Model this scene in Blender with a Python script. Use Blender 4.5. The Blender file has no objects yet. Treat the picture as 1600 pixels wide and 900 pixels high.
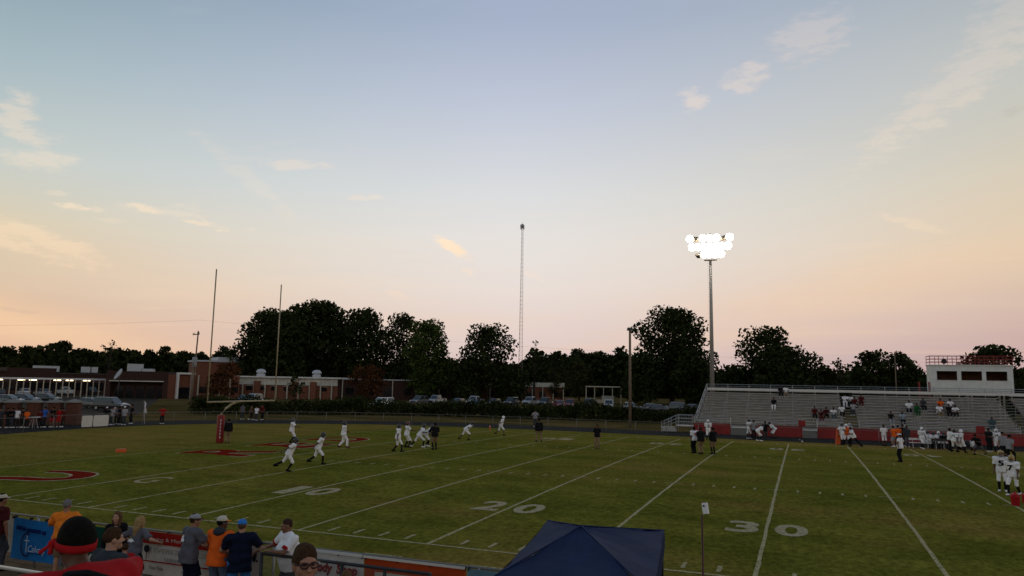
import bpy, math, random
import numpy as np
from mathutils import Vector, Matrix
R = math.radians
random.seed(7); RNG = np.random.default_rng(11)
scn = bpy.context.scene
COL = scn.collection

# ------------------------------------------------------------------ camera
F_PX, YAW, PITCH, ROLL = 1164.41, -0.37130, 0.12660, 0.01880
CAM = np.array([28.6767, -20.2021, 4.7319])
FW = np.array([math.sin(YAW)*math.cos(PITCH), math.cos(YAW)*math.cos(PITCH), math.sin(PITCH)])
_r = np.array([math.cos(YAW), -math.sin(YAW), 0.0]); _u = np.cross(_r, FW)
RT = _r*math.cos(ROLL)+_u*math.sin(ROLL); UP = _u*math.cos(ROLL)-_r*math.sin(ROLL)
cam = bpy.data.objects.new('camera', bpy.data.cameras.new('camera'))
COL.objects.link(cam); scn.camera = cam
cam.data.sensor_width = 36; cam.data.lens = F_PX/1600*36
cam.data.clip_start = 0.1; cam.data.clip_end = 6000
M = Matrix.Identity(4)
for i in range(3):
    M[i][0] = RT[i]; M[i][1] = UP[i]; M[i][2] = -FW[i]; M[i][3] = CAM[i]
cam.matrix_world = M

# ------------------------------------------------------------------ view, world, sun
scn.view_settings.view_transform = 'Standard'; scn.view_settings.look = 'None'
scn.view_settings.exposure = 0.0; scn.view_settings.gamma = 1.0
scn.view_settings.use_curve_mapping = False
SUN_EL, SUN_AZ = R(3.0), R(-75)        # low western sun to the left, azimuth from +Y
def s2l(c):
    return tuple(((v/255)/12.92 if v/255 <= .04045 else ((v/255+.055)/1.055)**2.4) for v in c)
W = bpy.data.worlds.new('World'); scn.world = W; W.use_nodes = True
W.cycles.sampling_method = 'NONE'
nt = W.node_tree; nt.nodes.clear()
def N(t, **k):
    n = nt.nodes.new(t)
    for a, b in k.items(): setattr(n, a, b)
    return n
def L(a, b): nt.links.new(a, b)
def mth(op, a, b=None, c=None, clamp=False):
    n = N('ShaderNodeMath', operation=op, use_clamp=clamp)
    for i, v in enumerate((a, b, c)):
        if v is None: continue
        if isinstance(v, (int, float)): n.inputs[i].default_value = v
        else: L(v, n.inputs[i])
    return n.outputs[0]
def ramp(fac, stops, mode='LINEAR'):
    n = N('ShaderNodeValToRGB'); n.color_ramp.interpolation = mode
    e = n.color_ramp.elements
    while len(e) < len(stops): e.new(0.5)
    for el, (p, c) in zip(e, stops):
        el.position = p; el.color = (*c, 1) if len(c) == 3 else c
    L(fac, n.inputs[0]); return n.outputs[0]
def mixc(f, a, b, mode='MIX'):
    n = N('ShaderNodeMix', data_type='RGBA', blend_type=mode)
    if isinstance(f, (int, float)): n.inputs[0].default_value = f
    else: L(f, n.inputs[0])
    for i, v in ((6, a), (7, b)):
        if isinstance(v, tuple): n.inputs[i].default_value = (*v, 1)
        else: L(v, n.inputs[i])
    return n.outputs[2]
tc = N('ShaderNodeTexCoord'); sep = N('ShaderNodeSeparateXYZ'); L(tc.outputs['Generated'], sep.inputs[0])
X_, Y_, Z_ = sep.outputs
elev = mth('DIVIDE', mth('ARCSINE', mth('MAXIMUM', Z_, 0.0)), math.pi/2)        # 0 horizon .. 1 zenith
az = mth('ARCTAN2', X_, Y_)                                                      # from +Y towards +X
g0 = ramp(elev, [(0.0, s2l((200,176,176))), (0.03, s2l((213,194,190))), (0.081, s2l((222,211,205))), (0.12, s2l((220,215,211))),
                 (0.159, s2l((210,211,212))), (0.235, s2l((183,190,206))), (0.30, s2l((158,170,192))), (0.6, s2l((112,130,158))), (1.0, s2l((92,110,140)))])
# away from the middle of the afterglow the air is duller: greener on the left, warmer on the right
da = mth('SUBTRACT', az, -0.371)
gl = ramp(elev, [(0.0, s2l((188,150,132))), (0.04, s2l((206,170,142))), (0.08, s2l((200,184,160))), (0.11, s2l((202,193,170))), (0.155, s2l((184,193,190))),
                 (0.22, s2l((158,176,183))), (0.30, s2l((122,148,162))), (0.6, s2l((100,124,148))), (1.0, s2l((92,110,140)))])
gr = ramp(elev, [(0.0, s2l((178,150,152))), (0.045, s2l((196,168,160))), (0.10, s2l((214,194,170))), (0.15, s2l((204,196,178))),
                 (0.22, s2l((186,188,182))), (0.30, s2l((160,170,178))), (0.6, s2l((112,130,152))), (1.0, s2l((92,110,140)))])
def sidef(sgn):
    t_ = mth('MULTIPLY', mth('SINE', da), 1.72*sgn); return mth('POWER', mth('MINIMUM', mth('MAXIMUM', t_, 0.0), 1.0), 1.35)
sky = mixc(sidef(-1), mixc(sidef(1), g0, gr), gl)
# thin high cloud: two stretched noises on a flat layer overhead
def cloud(scale, stretch, rot, off, lo, hi, detail=6, rough=.6):
    zc = mth('MAXIMUM', Z_, 0.04)
    cx = mth('DIVIDE', X_, zc); cy = mth('DIVIDE', Y_, zc)
    cb = N('ShaderNodeCombineXYZ'); L(cx, cb.inputs[0]); L(cy, cb.inputs[1])
    mp = N('ShaderNodeMapping'); L(cb.outputs[0], mp.inputs[0])
    mp.inputs['Rotation'].default_value = (0, 0, rot); mp.inputs['Scale'].default_value = (scale*stretch, scale, 1); mp.inputs['Location'].default_value = off
    ns = N('ShaderNodeTexNoise'); ns.inputs['Scale'].default_value = 1; ns.inputs['Detail'].default_value = detail; ns.inputs['Roughness'].default_value = rough
    L(mp.outputs[0], ns.inputs[0])
    mr = N('ShaderNodeMapRange', interpolation_type='SMOOTHSTEP'); mr.inputs[1].default_value = lo; mr.inputs[2].default_value = hi
    L(ns.outputs[0], mr.inputs[0]); return mr.outputs[0]
c1 = cloud(0.30, 0.45, 0.5, (3.1, 1.7, 0), .44, .72, 4, .5)
c2 = cloud(1.25, 0.40, 0.25, (0.4, 5.3, 0), .59, .76, 7, .62)
warm = ramp(elev, [(0.0, s2l((224,180,150))), (0.08, s2l((232,210,184))), (0.2, s2l((226,208,190))), (0.4, s2l((200,196,196))), (1, s2l((160,166,178)))])
lowf = mth('SUBTRACT', 1.0, mth('MULTIPLY', elev, 1.6), clamp=True)
sky = mixc(mth('MULTIPLY', c1, mth('MULTIPLY', lowf, 0.24)), sky, warm)
warm2 = ramp(elev, [(0.0, s2l((240,196,160))), (0.12, s2l((250,222,188))), (0.3, s2l((226,208,198))), (1, s2l((180,184,192)))])
sky = mixc(mth('MULTIPLY', c2, mth('MULTIPLY', lowf, 0.22)), sky, warm2)
# a few separate wisps: (azimuth, elevation, half width, half height, tilt, strength)
def PXDIR(px, py):
    d = FW+RT*(px-800)/F_PX+UP*(450-py)/F_PX
    d = d/np.linalg.norm(d); return math.atan2(d[0], d[1]), math.asin(d[2])
wel = mth('ARCSINE', Z_)
def wnoise(sa, se, sc, det, rough):
    cb = N('ShaderNodeCombineXYZ'); L(mth('MULTIPLY', az, sa), cb.inputs[0]); L(mth('MULTIPLY', wel, se), cb.inputs[1])
    n_ = N('ShaderNodeTexNoise'); n_.inputs['Scale'].default_value = sc; n_.inputs['Detail'].default_value = det; n_.inputs['Roughness'].default_value = rough; L(cb.outputs[0], n_.inputs[0])
    return mth('SUBTRACT', n_.outputs[0], .5)
wob = mth('MULTIPLY', wnoise(1.0, 2.2, 22, 5, .6), 0.022)
wob3 = mth('MULTIPLY', wnoise(1.0, 3.2, 26, 8, .68), 4.6)
WISPS = [(702,384,40,6,-24,1.25),(730,424,14,3,-20,.6),(622,462,20,4,-18,.6),(1165,122,36,13,12,.75),(1084,157,24,10,-10,.85),(1262,58,60,22,14,.6),
         (26,176,26,18,-35,.75),(48,214,36,8,-10,.7),(45,252,48,7,0,.6),(84,303,18,3,0,.55),(125,322,34,4,0,.95),(228,325,28,4,-5,.95),(318,350,34,3,-4,.85),(290,322,30,3.5,-3,.45),(175,345,26,3,0,.45),(390,362,14,2,0,.5),
         (565,308,36,3.2,0,.7),(470,258,60,5,6,.65),(60,378,95,13,-14,.8),(30,356,40,7,-14,.5),(1500,130,170,20,36,.62),(1570,50,90,26,50,.5),(1430,350,56,4,-22,.55),(835,432,18,3,-20,.5),(20,483,28,2,0,-.35),(1590,170,24,4,8,-.3),
         (380,270,90,9,-38,.4),(250,330,60,4,-3,.5),(60,248,50,7,4,.7)]
mask = None; dark = None
for (px, py, hw, hh, tilt, st) in WISPS:
    a0, e0 = PXDIR(px, py); ca, sa = math.cos(R(tilt)), math.sin(R(tilt))
    dx = mth('MULTIPLY', mth('SUBTRACT', az, a0), math.cos(e0)); dy = mth('ADD', mth('SUBTRACT', wel, e0), wob)
    u = mth('ADD', mth('MULTIPLY', dx, ca*F_PX/hw), mth('MULTIPLY', dy, sa*F_PX/hw))
    v = mth('SUBTRACT', mth('MULTIPLY', dy, ca*F_PX/hh*.6), mth('MULTIPLY', dx, sa*F_PX/hh*.6))
    d = mth('ADD', mth('ADD', mth('MULTIPLY', u, u), mth('MULTIPLY', v, v)), wob3)
    w = mth('MULTIPLY', mth('MULTIPLY', mth('SUBTRACT', 1.15, d, clamp=True), .9), abs(st))
    w = mth('MULTIPLY', w, mth('ADD', mth('MULTIPLY', w, .75), .25))
    if st > 0: mask = w if mask is None else mth('MAXIMUM', mask, w)
    else: dark = w if dark is None else mth('MAXIMUM', dark, w)
sky = mixc(mth('MINIMUM', mth('MULTIPLY', mask, .66), .8), sky, warm2)
# broad soft patches of afterglow in the thin cloud
gm = None
for (px, py, hw, hh, tilt, st) in [(40,512,330,30,-10,.62),(150,410,260,40,-10,.22),(1330,455,320,50,12,.40),(1560,330,180,70,10,.16),(1180,520,260,24,4,.28),(640,505,300,24,0,.18)]:
    a0, e0 = PXDIR(px, py); ca, sa = math.cos(R(tilt)), math.sin(R(tilt))
    dx = mth('MULTIPLY', mth('SUBTRACT', az, a0), math.cos(e0)); dy = mth('ADD', mth('SUBTRACT', wel, e0), mth('MULTIPLY', wob, .8))
    u = mth('ADD', mth('MULTIPLY', dx, ca*F_PX/hw), mth('MULTIPLY', dy, sa*F_PX/hw)); v = mth('SUBTRACT', mth('MULTIPLY', dy, ca*F_PX/hh), mth('MULTIPLY', dx, sa*F_PX/hh))
    w = mth('MULTIPLY', mth('EXPONENT', mth('MULTIPLY', mth('ADD', mth('MULTIPLY', u, u), mth('MULTIPLY', v, v)), -1.0)), st)
    gm = w if gm is None else mth('MAXIMUM', gm, w)
sky = mixc(mth('MULTIPLY', gm, .85), sky, s2l((236,196,154)))
sky = mixc(dark, sky, s2l((150,140,138)))
nis = N('ShaderNodeTexSky', sky_type='NISHITA'); nis.sun_disc = False
nis.sun_elevation = SUN_EL; nis.sun_rotation = SUN_AZ
hs = N('ShaderNodeHueSaturation'); hs.inputs['Saturation'].default_value = .5; L(nis.outputs[0], hs.inputs['Color'])
bg1 = N('ShaderNodeBackground'); bg1.inputs[1].default_value = 1.25; L(sky, bg1.inputs[0])
bg2 = N('ShaderNodeBackground'); bg2.inputs[1].default_value = 0.05; L(hs.outputs[0], bg2.inputs[0])
mx = N('ShaderNodeMixShader'); mx.inputs[0].default_value = 0.12; L(bg1.outputs[0], mx.inputs[1]); L(bg2.outputs[0], mx.inputs[2])
wo = N('ShaderNodeOutputWorld'); L(mx.outputs[0], wo.inputs[0])

sl = bpy.data.lights.new('sun', 'SUN'); sl.energy = 0.12; sl.angle = R(25); sl.color = (1.0, .78, .58)
so = bpy.data.objects.new('sun', sl); COL.objects.link(so)
sd = Vector((math.sin(SUN_AZ)*math.cos(R(9)), math.cos(SUN_AZ)*math.cos(R(9)), math.sin(R(9))))
so.rotation_euler = sd.to_track_quat('Z', 'Y').to_euler(); so.location = (0, 0, 60)

# ------------------------------------------------------------------ pixel -> place
HW = 24.384
def zf(x, y):
    if 0 < y < 2*HW:
        k = min(max((x+11)/6.0, 0), 1); k = k*k*(3-2*k)
        return 0.18*k*(1-((y-HW)/HW)**2)
    return 0.0
def ray(px, py): return FW+RT*(px-800)/F_PX+UP*(450-py)/F_PX
def G(px, py, z=0.0):
    d = ray(px, py); return Vector(CAM+d*((z-CAM[2])/d[2]))
def GF(px, py):
    p = G(px, py, 0)
    for _ in range(4): p = G(px, py, zf(p.x, p.y))
    return p
def AY(px, py, Y):
    d = ray(px, py); return Vector(CAM+d*((Y-CAM[1])/d[1]))
def AD(px, py, D):                       # point at horizontal distance D
    d = ray(px, py); return Vector(CAM+d*(D/math.hypot(d[0], d[1])))
def BD(px, D):
    p = AD(px, 598, D); p.z = 0; return p

# ------------------------------------------------------------------ materials
MATS = {}
def mat(name, col, rough=.8, metal=0.0, noise=0.0, nscale=8.0, bump=0.0, bscale=40.0, spec=.3, emit=None, estr=0, trans=0, coat=0, sheen=0):
    if name in MATS: return MATS[name]
    m = bpy.data.materials.new(name); m.use_nodes = True; t = m.node_tree; b = t.nodes['Principled BSDF']
    b.inputs['Roughness'].default_value = rough; b.inputs['Metallic'].default_value = metal
    b.inputs['Specular IOR Level'].default_value = spec
    b.inputs['Base Color'].default_value = (*col, 1)
    if trans: b.inputs['Transmission Weight'].default_value = trans
    if coat: b.inputs['Coat Weight'].default_value = coat
    if sheen: b.inputs['Sheen Weight'].default_value = sheen
    if emit: b.inputs['Emission Color'].default_value = (*emit, 1); b.inputs['Emission Strength'].default_value = estr
    ge = t.nodes.new('ShaderNodeNewGeometry') if (noise or bump) else None
    if noise:
        ns = t.nodes.new('ShaderNodeTexNoise'); ns.inputs['Scale'].default_value = nscale; ns.inputs['Detail'].default_value = 5
        t.links.new(ge.outputs['Position'], ns.inputs[0])
        cr = t.nodes.new('ShaderNodeValToRGB'); e = cr.color_ramp.elements
        e[0].position = .3; e[1].position = .72
        e[0].color = (*[max(0, v*(1-noise)) for v in col], 1); e[1].color = (*[min(1, v*(1+noise)) for v in col], 1)
        t.links.new(ns.outputs[0], cr.inputs[0]); t.links.new(cr.outputs[0], b.inputs['Base Color'])
    if bump:
        n2 = t.nodes.new('ShaderNodeTexNoise'); n2.inputs['Scale'].default_value = bscale; n2.inputs['Detail'].default_value = 4
        t.links.new(ge.outputs['Position'], n2.inputs[0])
        bp = t.nodes.new('ShaderNodeBump'); bp.inputs['Strength'].default_value = bump; bp.inputs['Distance'].default_value = .02
        t.links.new(n2.outputs[0], bp.inputs['Height']); t.links.new(bp.outputs[0], b.inputs['Normal'])
    MATS[name] = m; return m
def grass_mat(name, ca, cb, cdry, dry_lo, dry_hi, stripes=0.0, dry_far=False):
    m = bpy.data.materials.new(name); m.use_nodes = True; t = m.node_tree; b = t.nodes['Principled BSDF']
    b.inputs['Roughness'].default_value = 1.0; b.inputs['Specular IOR Level'].default_value = 0.0
    ge = t.nodes.new('ShaderNodeNewGeometry')
    def noise(sc, det, stretch=(1, 1, 1)):
        mp = t.nodes.new('ShaderNodeMapping'); mp.inputs['Scale'].default_value = stretch; t.links.new(ge.outputs['Position'], mp.inputs[0])
        n = t.nodes.new('ShaderNodeTexNoise'); n.inputs['Scale'].default_value = sc; n.inputs['Detail'].default_value = det; n.inputs['Roughness'].default_value = .62
        t.links.new(mp.outputs[0], n.inputs[0]); return n.outputs[0]
    def cr(f, p0, p1, c0, c1):
        n = t.nodes.new('ShaderNodeValToRGB'); e = n.color_ramp.elements
        e[0].position = p0; e[1].position = p1; e[0].color = (*c0, 1); e[1].color = (*c1, 1); t.links.new(f, n.inputs[0]); return n.outputs[0]
    def mix(f, a, c, mode='MIX'):
        n = t.nodes.new('ShaderNodeMix'); n.data_type = 'RGBA'; n.blend_type = mode
        if isinstance(f, float): n.inputs[0].default_value = f
        else: t.links.new(f, n.inputs[0])
        for i, v in ((6, a), (7, c)):
            if isinstance(v, tuple): n.inputs[i].default_value = (*v, 1)
            else: t.links.new(v, n.inputs[i])
        return n.outputs[2]
    base = cr(noise(.28, 6, (1.0, 1.6, 1)), .36, .66, ca, cb)
    fine = cr(noise(5.5, 7, (1, .7, 1)), .3, .72, (.55, .55, .55), (1.45, 1.42, 1.35))
    base = mix(1.0, base, fine, 'MULTIPLY')
    fine2 = cr(noise(26, 3), .3, .7, (.6, .6, .6), (1.4, 1.4, 1.4))
    base = mix(.8, base, fine2, 'MULTIPLY')
    dryn = noise(.085, 7, (.8, 1.7, 1)); dry = cr(dryn, dry_lo, dry_hi, (0, 0, 0), (1, 1, 1))
    if dry_far:                              # turf worn along the far touchline and behind the end line
        sx = t.nodes.new('ShaderNodeSeparateXYZ'); t.links.new(ge.outputs['Position'], sx.inputs[0])
        mr = t.nodes.new('ShaderNodeMapRange'); mr.interpolation_type = 'SMOOTHSTEP'; mr.inputs[1].default_value = 43.5; mr.inputs[2].default_value = 49.5; mr.inputs[4].default_value = .8
        t.links.new(sx.outputs[1], mr.inputs[0])
        mx_ = t.nodes.new('ShaderNodeMapRange'); mx_.interpolation_type = 'SMOOTHSTEP'; mx_.inputs[1].default_value = 8; mx_.inputs[2].default_value = 30
        t.links.new(sx.outputs[0], mx_.inputs[0])
        m1 = t.nodes.new('ShaderNodeMath'); m1.operation = 'MULTIPLY'; t.links.new(mr.outputs[0], m1.inputs[0]); t.links.new(mx_.outputs[0], m1.inputs[1])
        m2 = t.nodes.new('ShaderNodeMapRange'); m2.interpolation_type = 'SMOOTHSTEP'; m2.inputs[1].default_value = -8.5; m2.inputs[2].default_value = -13; m2.inputs[4].default_value = .6
        t.links.new(sx.outputs[0], m2.inputs[0])
        a1 = t.nodes.new('ShaderNodeMath'); a1.operation = 'MAXIMUM'; t.links.new(m1.outputs[0], a1.inputs[0]); t.links.new(m2.outputs[0], a1.inputs[1])
        st = noise(.5, 6, (.35, 1.6, 1)); s2 = cr(st, .35, .62, (.25, .25, .25), (1, 1, 1))
        a2 = mix(1.0, a1.outputs[0], s2, 'MULTIPLY')
        a3 = t.nodes.new('ShaderNodeMix'); a3.data_type = 'RGBA'; a3.blend_type = 'ADD'; a3.inputs[0].default_value = 1; a3.clamp_result = True
        t.links.new(dry, a3.inputs[6]); t.links.new(a2, a3.inputs[7]); dry = a3.outputs[2]
    drycol = mix(1.0, cdry, fine, 'MULTIPLY')
    out = mix(dry, base, drycol)
    t.links.new(out, b.inputs['Base Color'])
    bp = t.nodes.new('ShaderNodeBump'); bp.inputs['Strength'].default_value = .9; bp.inputs['Distance'].default_value = .05
    t.links.new(noise(14, 6), bp.inputs['Height']); t.links.new(bp.outputs[0], b.inputs['Normal'])
    MATS[name] = m; return m
GRASS = grass_mat('turf', (.100, .097, .0140), (.166, .150, .025), (.235, .145, .042), .50, .80, dry_far=True)
DRYG = grass_mat('dry_grass', (.050, .040, .012), (.085, .062, .020), (.13, .088, .036), .42, .62)
def paint_mat(name, col, under, lo=.30, hi=.62):
    m = mat(name, col, 1.0, spec=0.0); t = m.node_tree; b = t.nodes['Principled BSDF']
    ge = t.nodes.new('ShaderNodeNewGeometry'); ns = t.nodes.new('ShaderNodeTexNoise'); ns.inputs['Scale'].default_value = 9; ns.inputs['Detail'].default_value = 8; ns.inputs['Roughness'].default_value = .7
    t.links.new(ge.outputs['Position'], ns.inputs[0])
    cr = t.nodes.new('ShaderNodeValToRGB'); e = cr.color_ramp.elements; e[0].position = lo; e[1].position = hi
    e[0].color = (*under, 1); e[1].color = (*col, 1); t.links.new(ns.outputs[0], cr.inputs[0]); t.links.new(cr.outputs[0], b.inputs['Base Color'])
    return m
LINEP = paint_mat('field_paint', (.47, .385, .225), (.125, .105, .028), .30, .60)
NUMP = paint_mat('number_paint', (.44, .355, .225), (.13, .095, .035), .30, .58)
REDP = paint_mat('red_turf_paint', (.17, .014, .008), (.07, .02, .006), .25, .5)

# ------------------------------------------------------------------ mesh helpers
def link(name, me, m=None, parent=None, loc=None):
    o = bpy.data.objects.new(name, me); COL.objects.link(o)
    if m is not None and me is not None and not me.materials: me.materials.append(m)
    if parent is not None: o.parent = parent
    if loc is not None: o.location = loc
    return o
def tag(o, label=None, cat=None, group=None, kind=None):
    if label: o['label'] = label
    if cat: o['category'] = cat
    if group: o['group'] = group
    if kind: o['kind'] = kind
    return o
def empty(name, loc=(0, 0, 0), rz=0.0, label=None, cat=None, group=None):
    o = bpy.data.objects.new(name, None); COL.objects.link(o); o.location = loc; o.rotation_euler = (0, 0, rz)
    o.empty_display_size = .2
    return tag(o, label, cat, group)
def copy_tree(o, parent=None):
    c = o.copy(); COL.objects.link(c); c.parent = parent
    for ch in list(o.children): copy_tree(ch, c)
    return c
class MB:
    def __init__(s): s.v = []; s.f = []
    def add(s, v, f):
        n = len(s.v); s.v += [tuple(p) for p in v]; s.f += [tuple(i+n for i in q) for q in f]; return s
    def box(s, a, b):
        (x0, y0, z0), (x1, y1, z1) = a, b
        return s.add([(x0,y0,z0),(x1,y0,z0),(x1,y1,z0),(x0,y1,z0),(x0,y0,z1),(x1,y0,z1),(x1,y1,z1),(x0,y1,z1)],
                     [(3,2,1,0),(4,5,6,7),(0,1,5,4),(1,2,6,5),(2,3,7,6),(3,0,4,7)])
    def bar(s, a, b, w, h, up=(0, 0, 1)):
        a, b = Vector(a), Vector(b); d = (b-a).normalized(); u = Vector(up)
        if abs(d.dot(u)) > .98: u = Vector((0, 1, 0))
        r = d.cross(u).normalized(); u = r.cross(d)
        v = [p+r*sx*w/2+u*sz*h/2 for p in (a, b) for sx, sz in ((-1,-1),(1,-1),(1,1),(-1,1))]
        return s.add(v, [(0,1,2,3),(7,6,5,4),(0,4,5,1),(1,5,6,2),(2,6,7,3),(3,7,4,0)])
    def tube(s, pts, rad, n=6, cap=True):
        pts = [Vector(p) for p in pts]
        rad = list(rad) if hasattr(rad, '__len__') else [rad]*len(pts)
        rings = []
        for i, p in enumerate(pts):
            d = (pts[min(i+1, len(pts)-1)]-pts[max(i-1, 0)]).normalized()
            u = Vector((0, 0, 1)) if abs(d.z) < .9 else Vector((0, 1, 0))
            a = d.cross(u).normalized(); b2 = a.cross(d)
            rings.append([p+(a*math.cos(2*math.pi*k/n)+b2*math.sin(2*math.pi*k/n))*rad[i] for k in range(n)])
        v = [q for r_ in rings for q in r_]
        f = [(i*n+k, i*n+(k+1)%n, (i+1)*n+(k+1)%n, (i+1)*n+k) for i in range(len(pts)-1) for k in range(n)]
        if cap: f += [tuple(range(n-1, -1, -1)), tuple((len(pts)-1)*n+k for k in range(n))]
        return s.add(v, f)
    def lathe(s, c, prof, n=16):
        c = Vector(c); v = []; f = []
        for r_, z in prof: v += [(c.x+r_*math.cos(2*math.pi*k/n), c.y+r_*math.sin(2*math.pi*k/n), c.z+z) for k in range(n)]
        for i in range(len(prof)-1): f += [(i*n+k, i*n+(k+1)%n, (i+1)*n+(k+1)%n, (i+1)*n+k) for k in range(n)]
        f += [tuple(range(n-1, -1, -1)), tuple((len(prof)-1)*n+k for k in range(n))]
        return s.add(v, f)
    def mesh(s, name, smooth=False):
        me = bpy.data.meshes.new(name); me.from_pydata([tuple(p) for p in s.v], [], s.f)
        if smooth: me.polygons.foreach_set('use_smooth', [True]*len(me.polygons))
        me.update(); return me
    def build(s, name, m, parent=None, smooth=False): return link(name, s.mesh(name, smooth), m, parent)
def text_mesh(txt, size=1.0, offset=0.0, shear=0.0, align='LEFT', extrude=0.0, sx=1.0):
    cu = bpy.data.curves.new('t', 'FONT'); cu.body = txt; cu.size = size; cu.offset = offset; cu.shear = shear
    cu.align_x = align; cu.extrude = extrude; cu.resolution_u = 4
    o = bpy.data.objects.new('t', cu); COL.objects.link(o)
    bpy.context.view_layer.update()
    me = bpy.data.meshes.new_from_object(o.evaluated_get(bpy.context.evaluated_depsgraph_get()))
    bpy.data.objects.remove(o); bpy.data.curves.remove(cu); me.materials.clear()
    if sx != 1.0: me.transform(Matrix.Diagonal((sx, 1, 1, 1)))
    return me
def fit_mesh(me, w, h):                  # scale a flat mesh to w x h with its lower left corner at 0,0
    xs = [v.co.x for v in me.vertices]; ys = [v.co.y for v in me.vertices]
    x0, x1, y0, y1 = min(xs), max(xs), min(ys), max(ys)
    for v in me.vertices:
        v.co.x = (v.co.x-x0)/(x1-x0)*w; v.co.y = (v.co.y-y0)/(y1-y0)*h
    me.update(); return me
# ================================================================== ground
ASPH = mat('asphalt', (.019, .0175, .017), .9, spec=0.02, noise=.25, nscale=1.5, bump=.3)
CONC = mat('concrete', (.20, .185, .165), .9, spec=0.02, noise=.2, nscale=.8)
DIRT = mat('trodden_dirt', (.115, .075, .042), .95, spec=0.02, noise=.35, nscale=2.2, bump=.4)
b = MB(); b.add([(-2500,-900,-.03),(2500,-900,-.03),(2500,3500,-.03),(-2500,3500,-.03)], [(0,1,2,3)])
tag(b.build('ground', DRYG), kind='structure')
EDGE = [(-12,-5.4),(-19,-2),(-24.5,5),(-27.5,13),(-29.8,21),(-31,29),(-30.2,36),(-27.4,41.5),(-23,45.6),(-16.5,49.8),(-10,52.2),(-2,53.2),(8,53.2),(16,52.6),(24,51.9),(36,51.7),(64,51.4)]
def offs(path, d):
    out = []
    for i, p in enumerate(path):
        a = Vector(path[max(i-1, 0)]); c = Vector(path[min(i+1, len(path)-1)]); t = (c-a).normalized()
        out.append((p[0]-t.y*d, p[1]+t.x*d))
    return out
def smooth_path(path, n=4):
    P = [Vector(p) for p in path]; out = []
    for i in range(len(P)-1):
        p0, p1, p2, p3 = P[max(i-1, 0)], P[i], P[i+1], P[min(i+2, len(P)-1)]
        for k in range(n):
            t = k/n; q = .5*((2*p1)+(p2-p0)*t+(2*p0-5*p1+4*p2-p3)*t*t+(3*p1-p0-3*p2+p3)*t**3); out.append((q.x, q.y))
    out.append(tuple(P[-1])); return out
EDGE = smooth_path(EDGE)
b = MB(); poly = EDGE+[(64,-5.4)]
b.add([(x, y, -.006) for x, y in poly], [tuple(range(len(poly)-1, -1, -1))])
tag(b.build('field_surround', GRASS), kind='structure')
# the crowned pitch itself
b = MB(); xs = [-15+i*1.5 for i in range(int(79/1.5)+1)]; ys = [-2+i*1.0 for i in range(54)]
ys = [y for y in ys if y <= 50.2]
v = [(x, y, zf(x, y)) for x in xs for y in ys]; ny = len(ys)
f = [(i*ny+j, (i+1)*ny+j, (i+1)*ny+j+1, i*ny+j+1) for i in range(len(xs)-1) for j in range(ny-1)]
b.add(v, f); FIELD = tag(b.build('football_field', GRASS, smooth=True), kind='structure')
# running track outside the grass
out = offs(EDGE, 7.2); b = MB(); n = len(EDGE)
b.add([(x, y, -.012) for x, y in EDGE]+[(x, y, -.012) for x, y in out], [(i, i+1, n+i+1, n+i) for i in range(n-1)])
tag(b.build('running_track', ASPH), kind='structure')
b = MB(); b.add([(-2,-12,-.018),(40,-12,-.018),(40,-5.3,-.018),(-2,-5.3,-.018)], [(0,1,2,3)])
tag(b.build('dirt_path', DIRT), kind='structure')
b = MB(); a = [G(160,613.5), G(262,612), G(345,616.5), G(352,623.5), G(250,621.5)]
b.add([(p.x, p.y, -.012) for p in a], [tuple(range(len(a)))])
tag(b.build('concrete_apron', CONC), kind='structure')
b = MB(); a = [G(-60,650), G(-60,618.5), G(150,614.5), G(160,613.5), G(250,622), G(215,648)]
b.add([(p.x, p.y, -.022) for p in a], [tuple(range(len(a)))])
tag(b.build('car_park', mat('worn_asphalt', (.042, .034, .026), .9, spec=0.02, noise=.35, nscale=.6)), kind='structure')

# ------------------------------------------------------------------ painted markings
def drape(me, dz):
    for v in me.vertices: v.co.z += zf(v.co.x, v.co.y)+dz
    me.update(); return me
def strip_mesh(name, x0, y0, x1, y1, w, dz=.006, wob=.012):
    n = max(2, int(math.hypot(x1-x0, y1-y0)/.8)); b = MB(); v = []
    d = Vector((x1-x0, y1-y0)).normalized(); nx_, ny_ = -d.y, d.x
    for i in range(n+1):
        t = i/n; x = x0+(x1-x0)*t; y = y0+(y1-y0)*t; j = random.uniform(-wob, wob); ww = w*random.uniform(.85, 1.1)/2
        for s in (-1, 1): v.append((x+nx_*(j+s*ww), y+ny_*(j+s*ww), 0))
    b.add(v, [(2*i, 2*i+2, 2*i+3, 2*i+1) for i in range(n)])
    me = b.mesh(name); return drape(me, dz)
YD = .9144
for k in range(0, 75, 5):
    link('yard_line', strip_mesh('yard_line', k*YD, .05, k*YD, 2*HW-.05, .12), LINEP, FIELD)
link('touchline', strip_mesh('touchline', -9.14, 0, 64, 0, .12, .009), LINEP, FIELD)
link('touchline', strip_mesh('touchline', -9.14, 2*HW, 64, 2*HW, .11, .009), LINEP, FIELD)
link('end_line', strip_mesh('end_line', -9.14, 0, -9.14, 2*HW, .10), LINEP, FIELD)
for x0, x1 in ((17.27, 18.42), (20.45, 21.45), (13.9, 15.2), (10.2, 11.6), (23.6, 24.8)):
    link('sideline_dash', strip_mesh('sideline_dash', x0, -1.75, x1, -1.70, .07), LINEP, FIELD)
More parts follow.
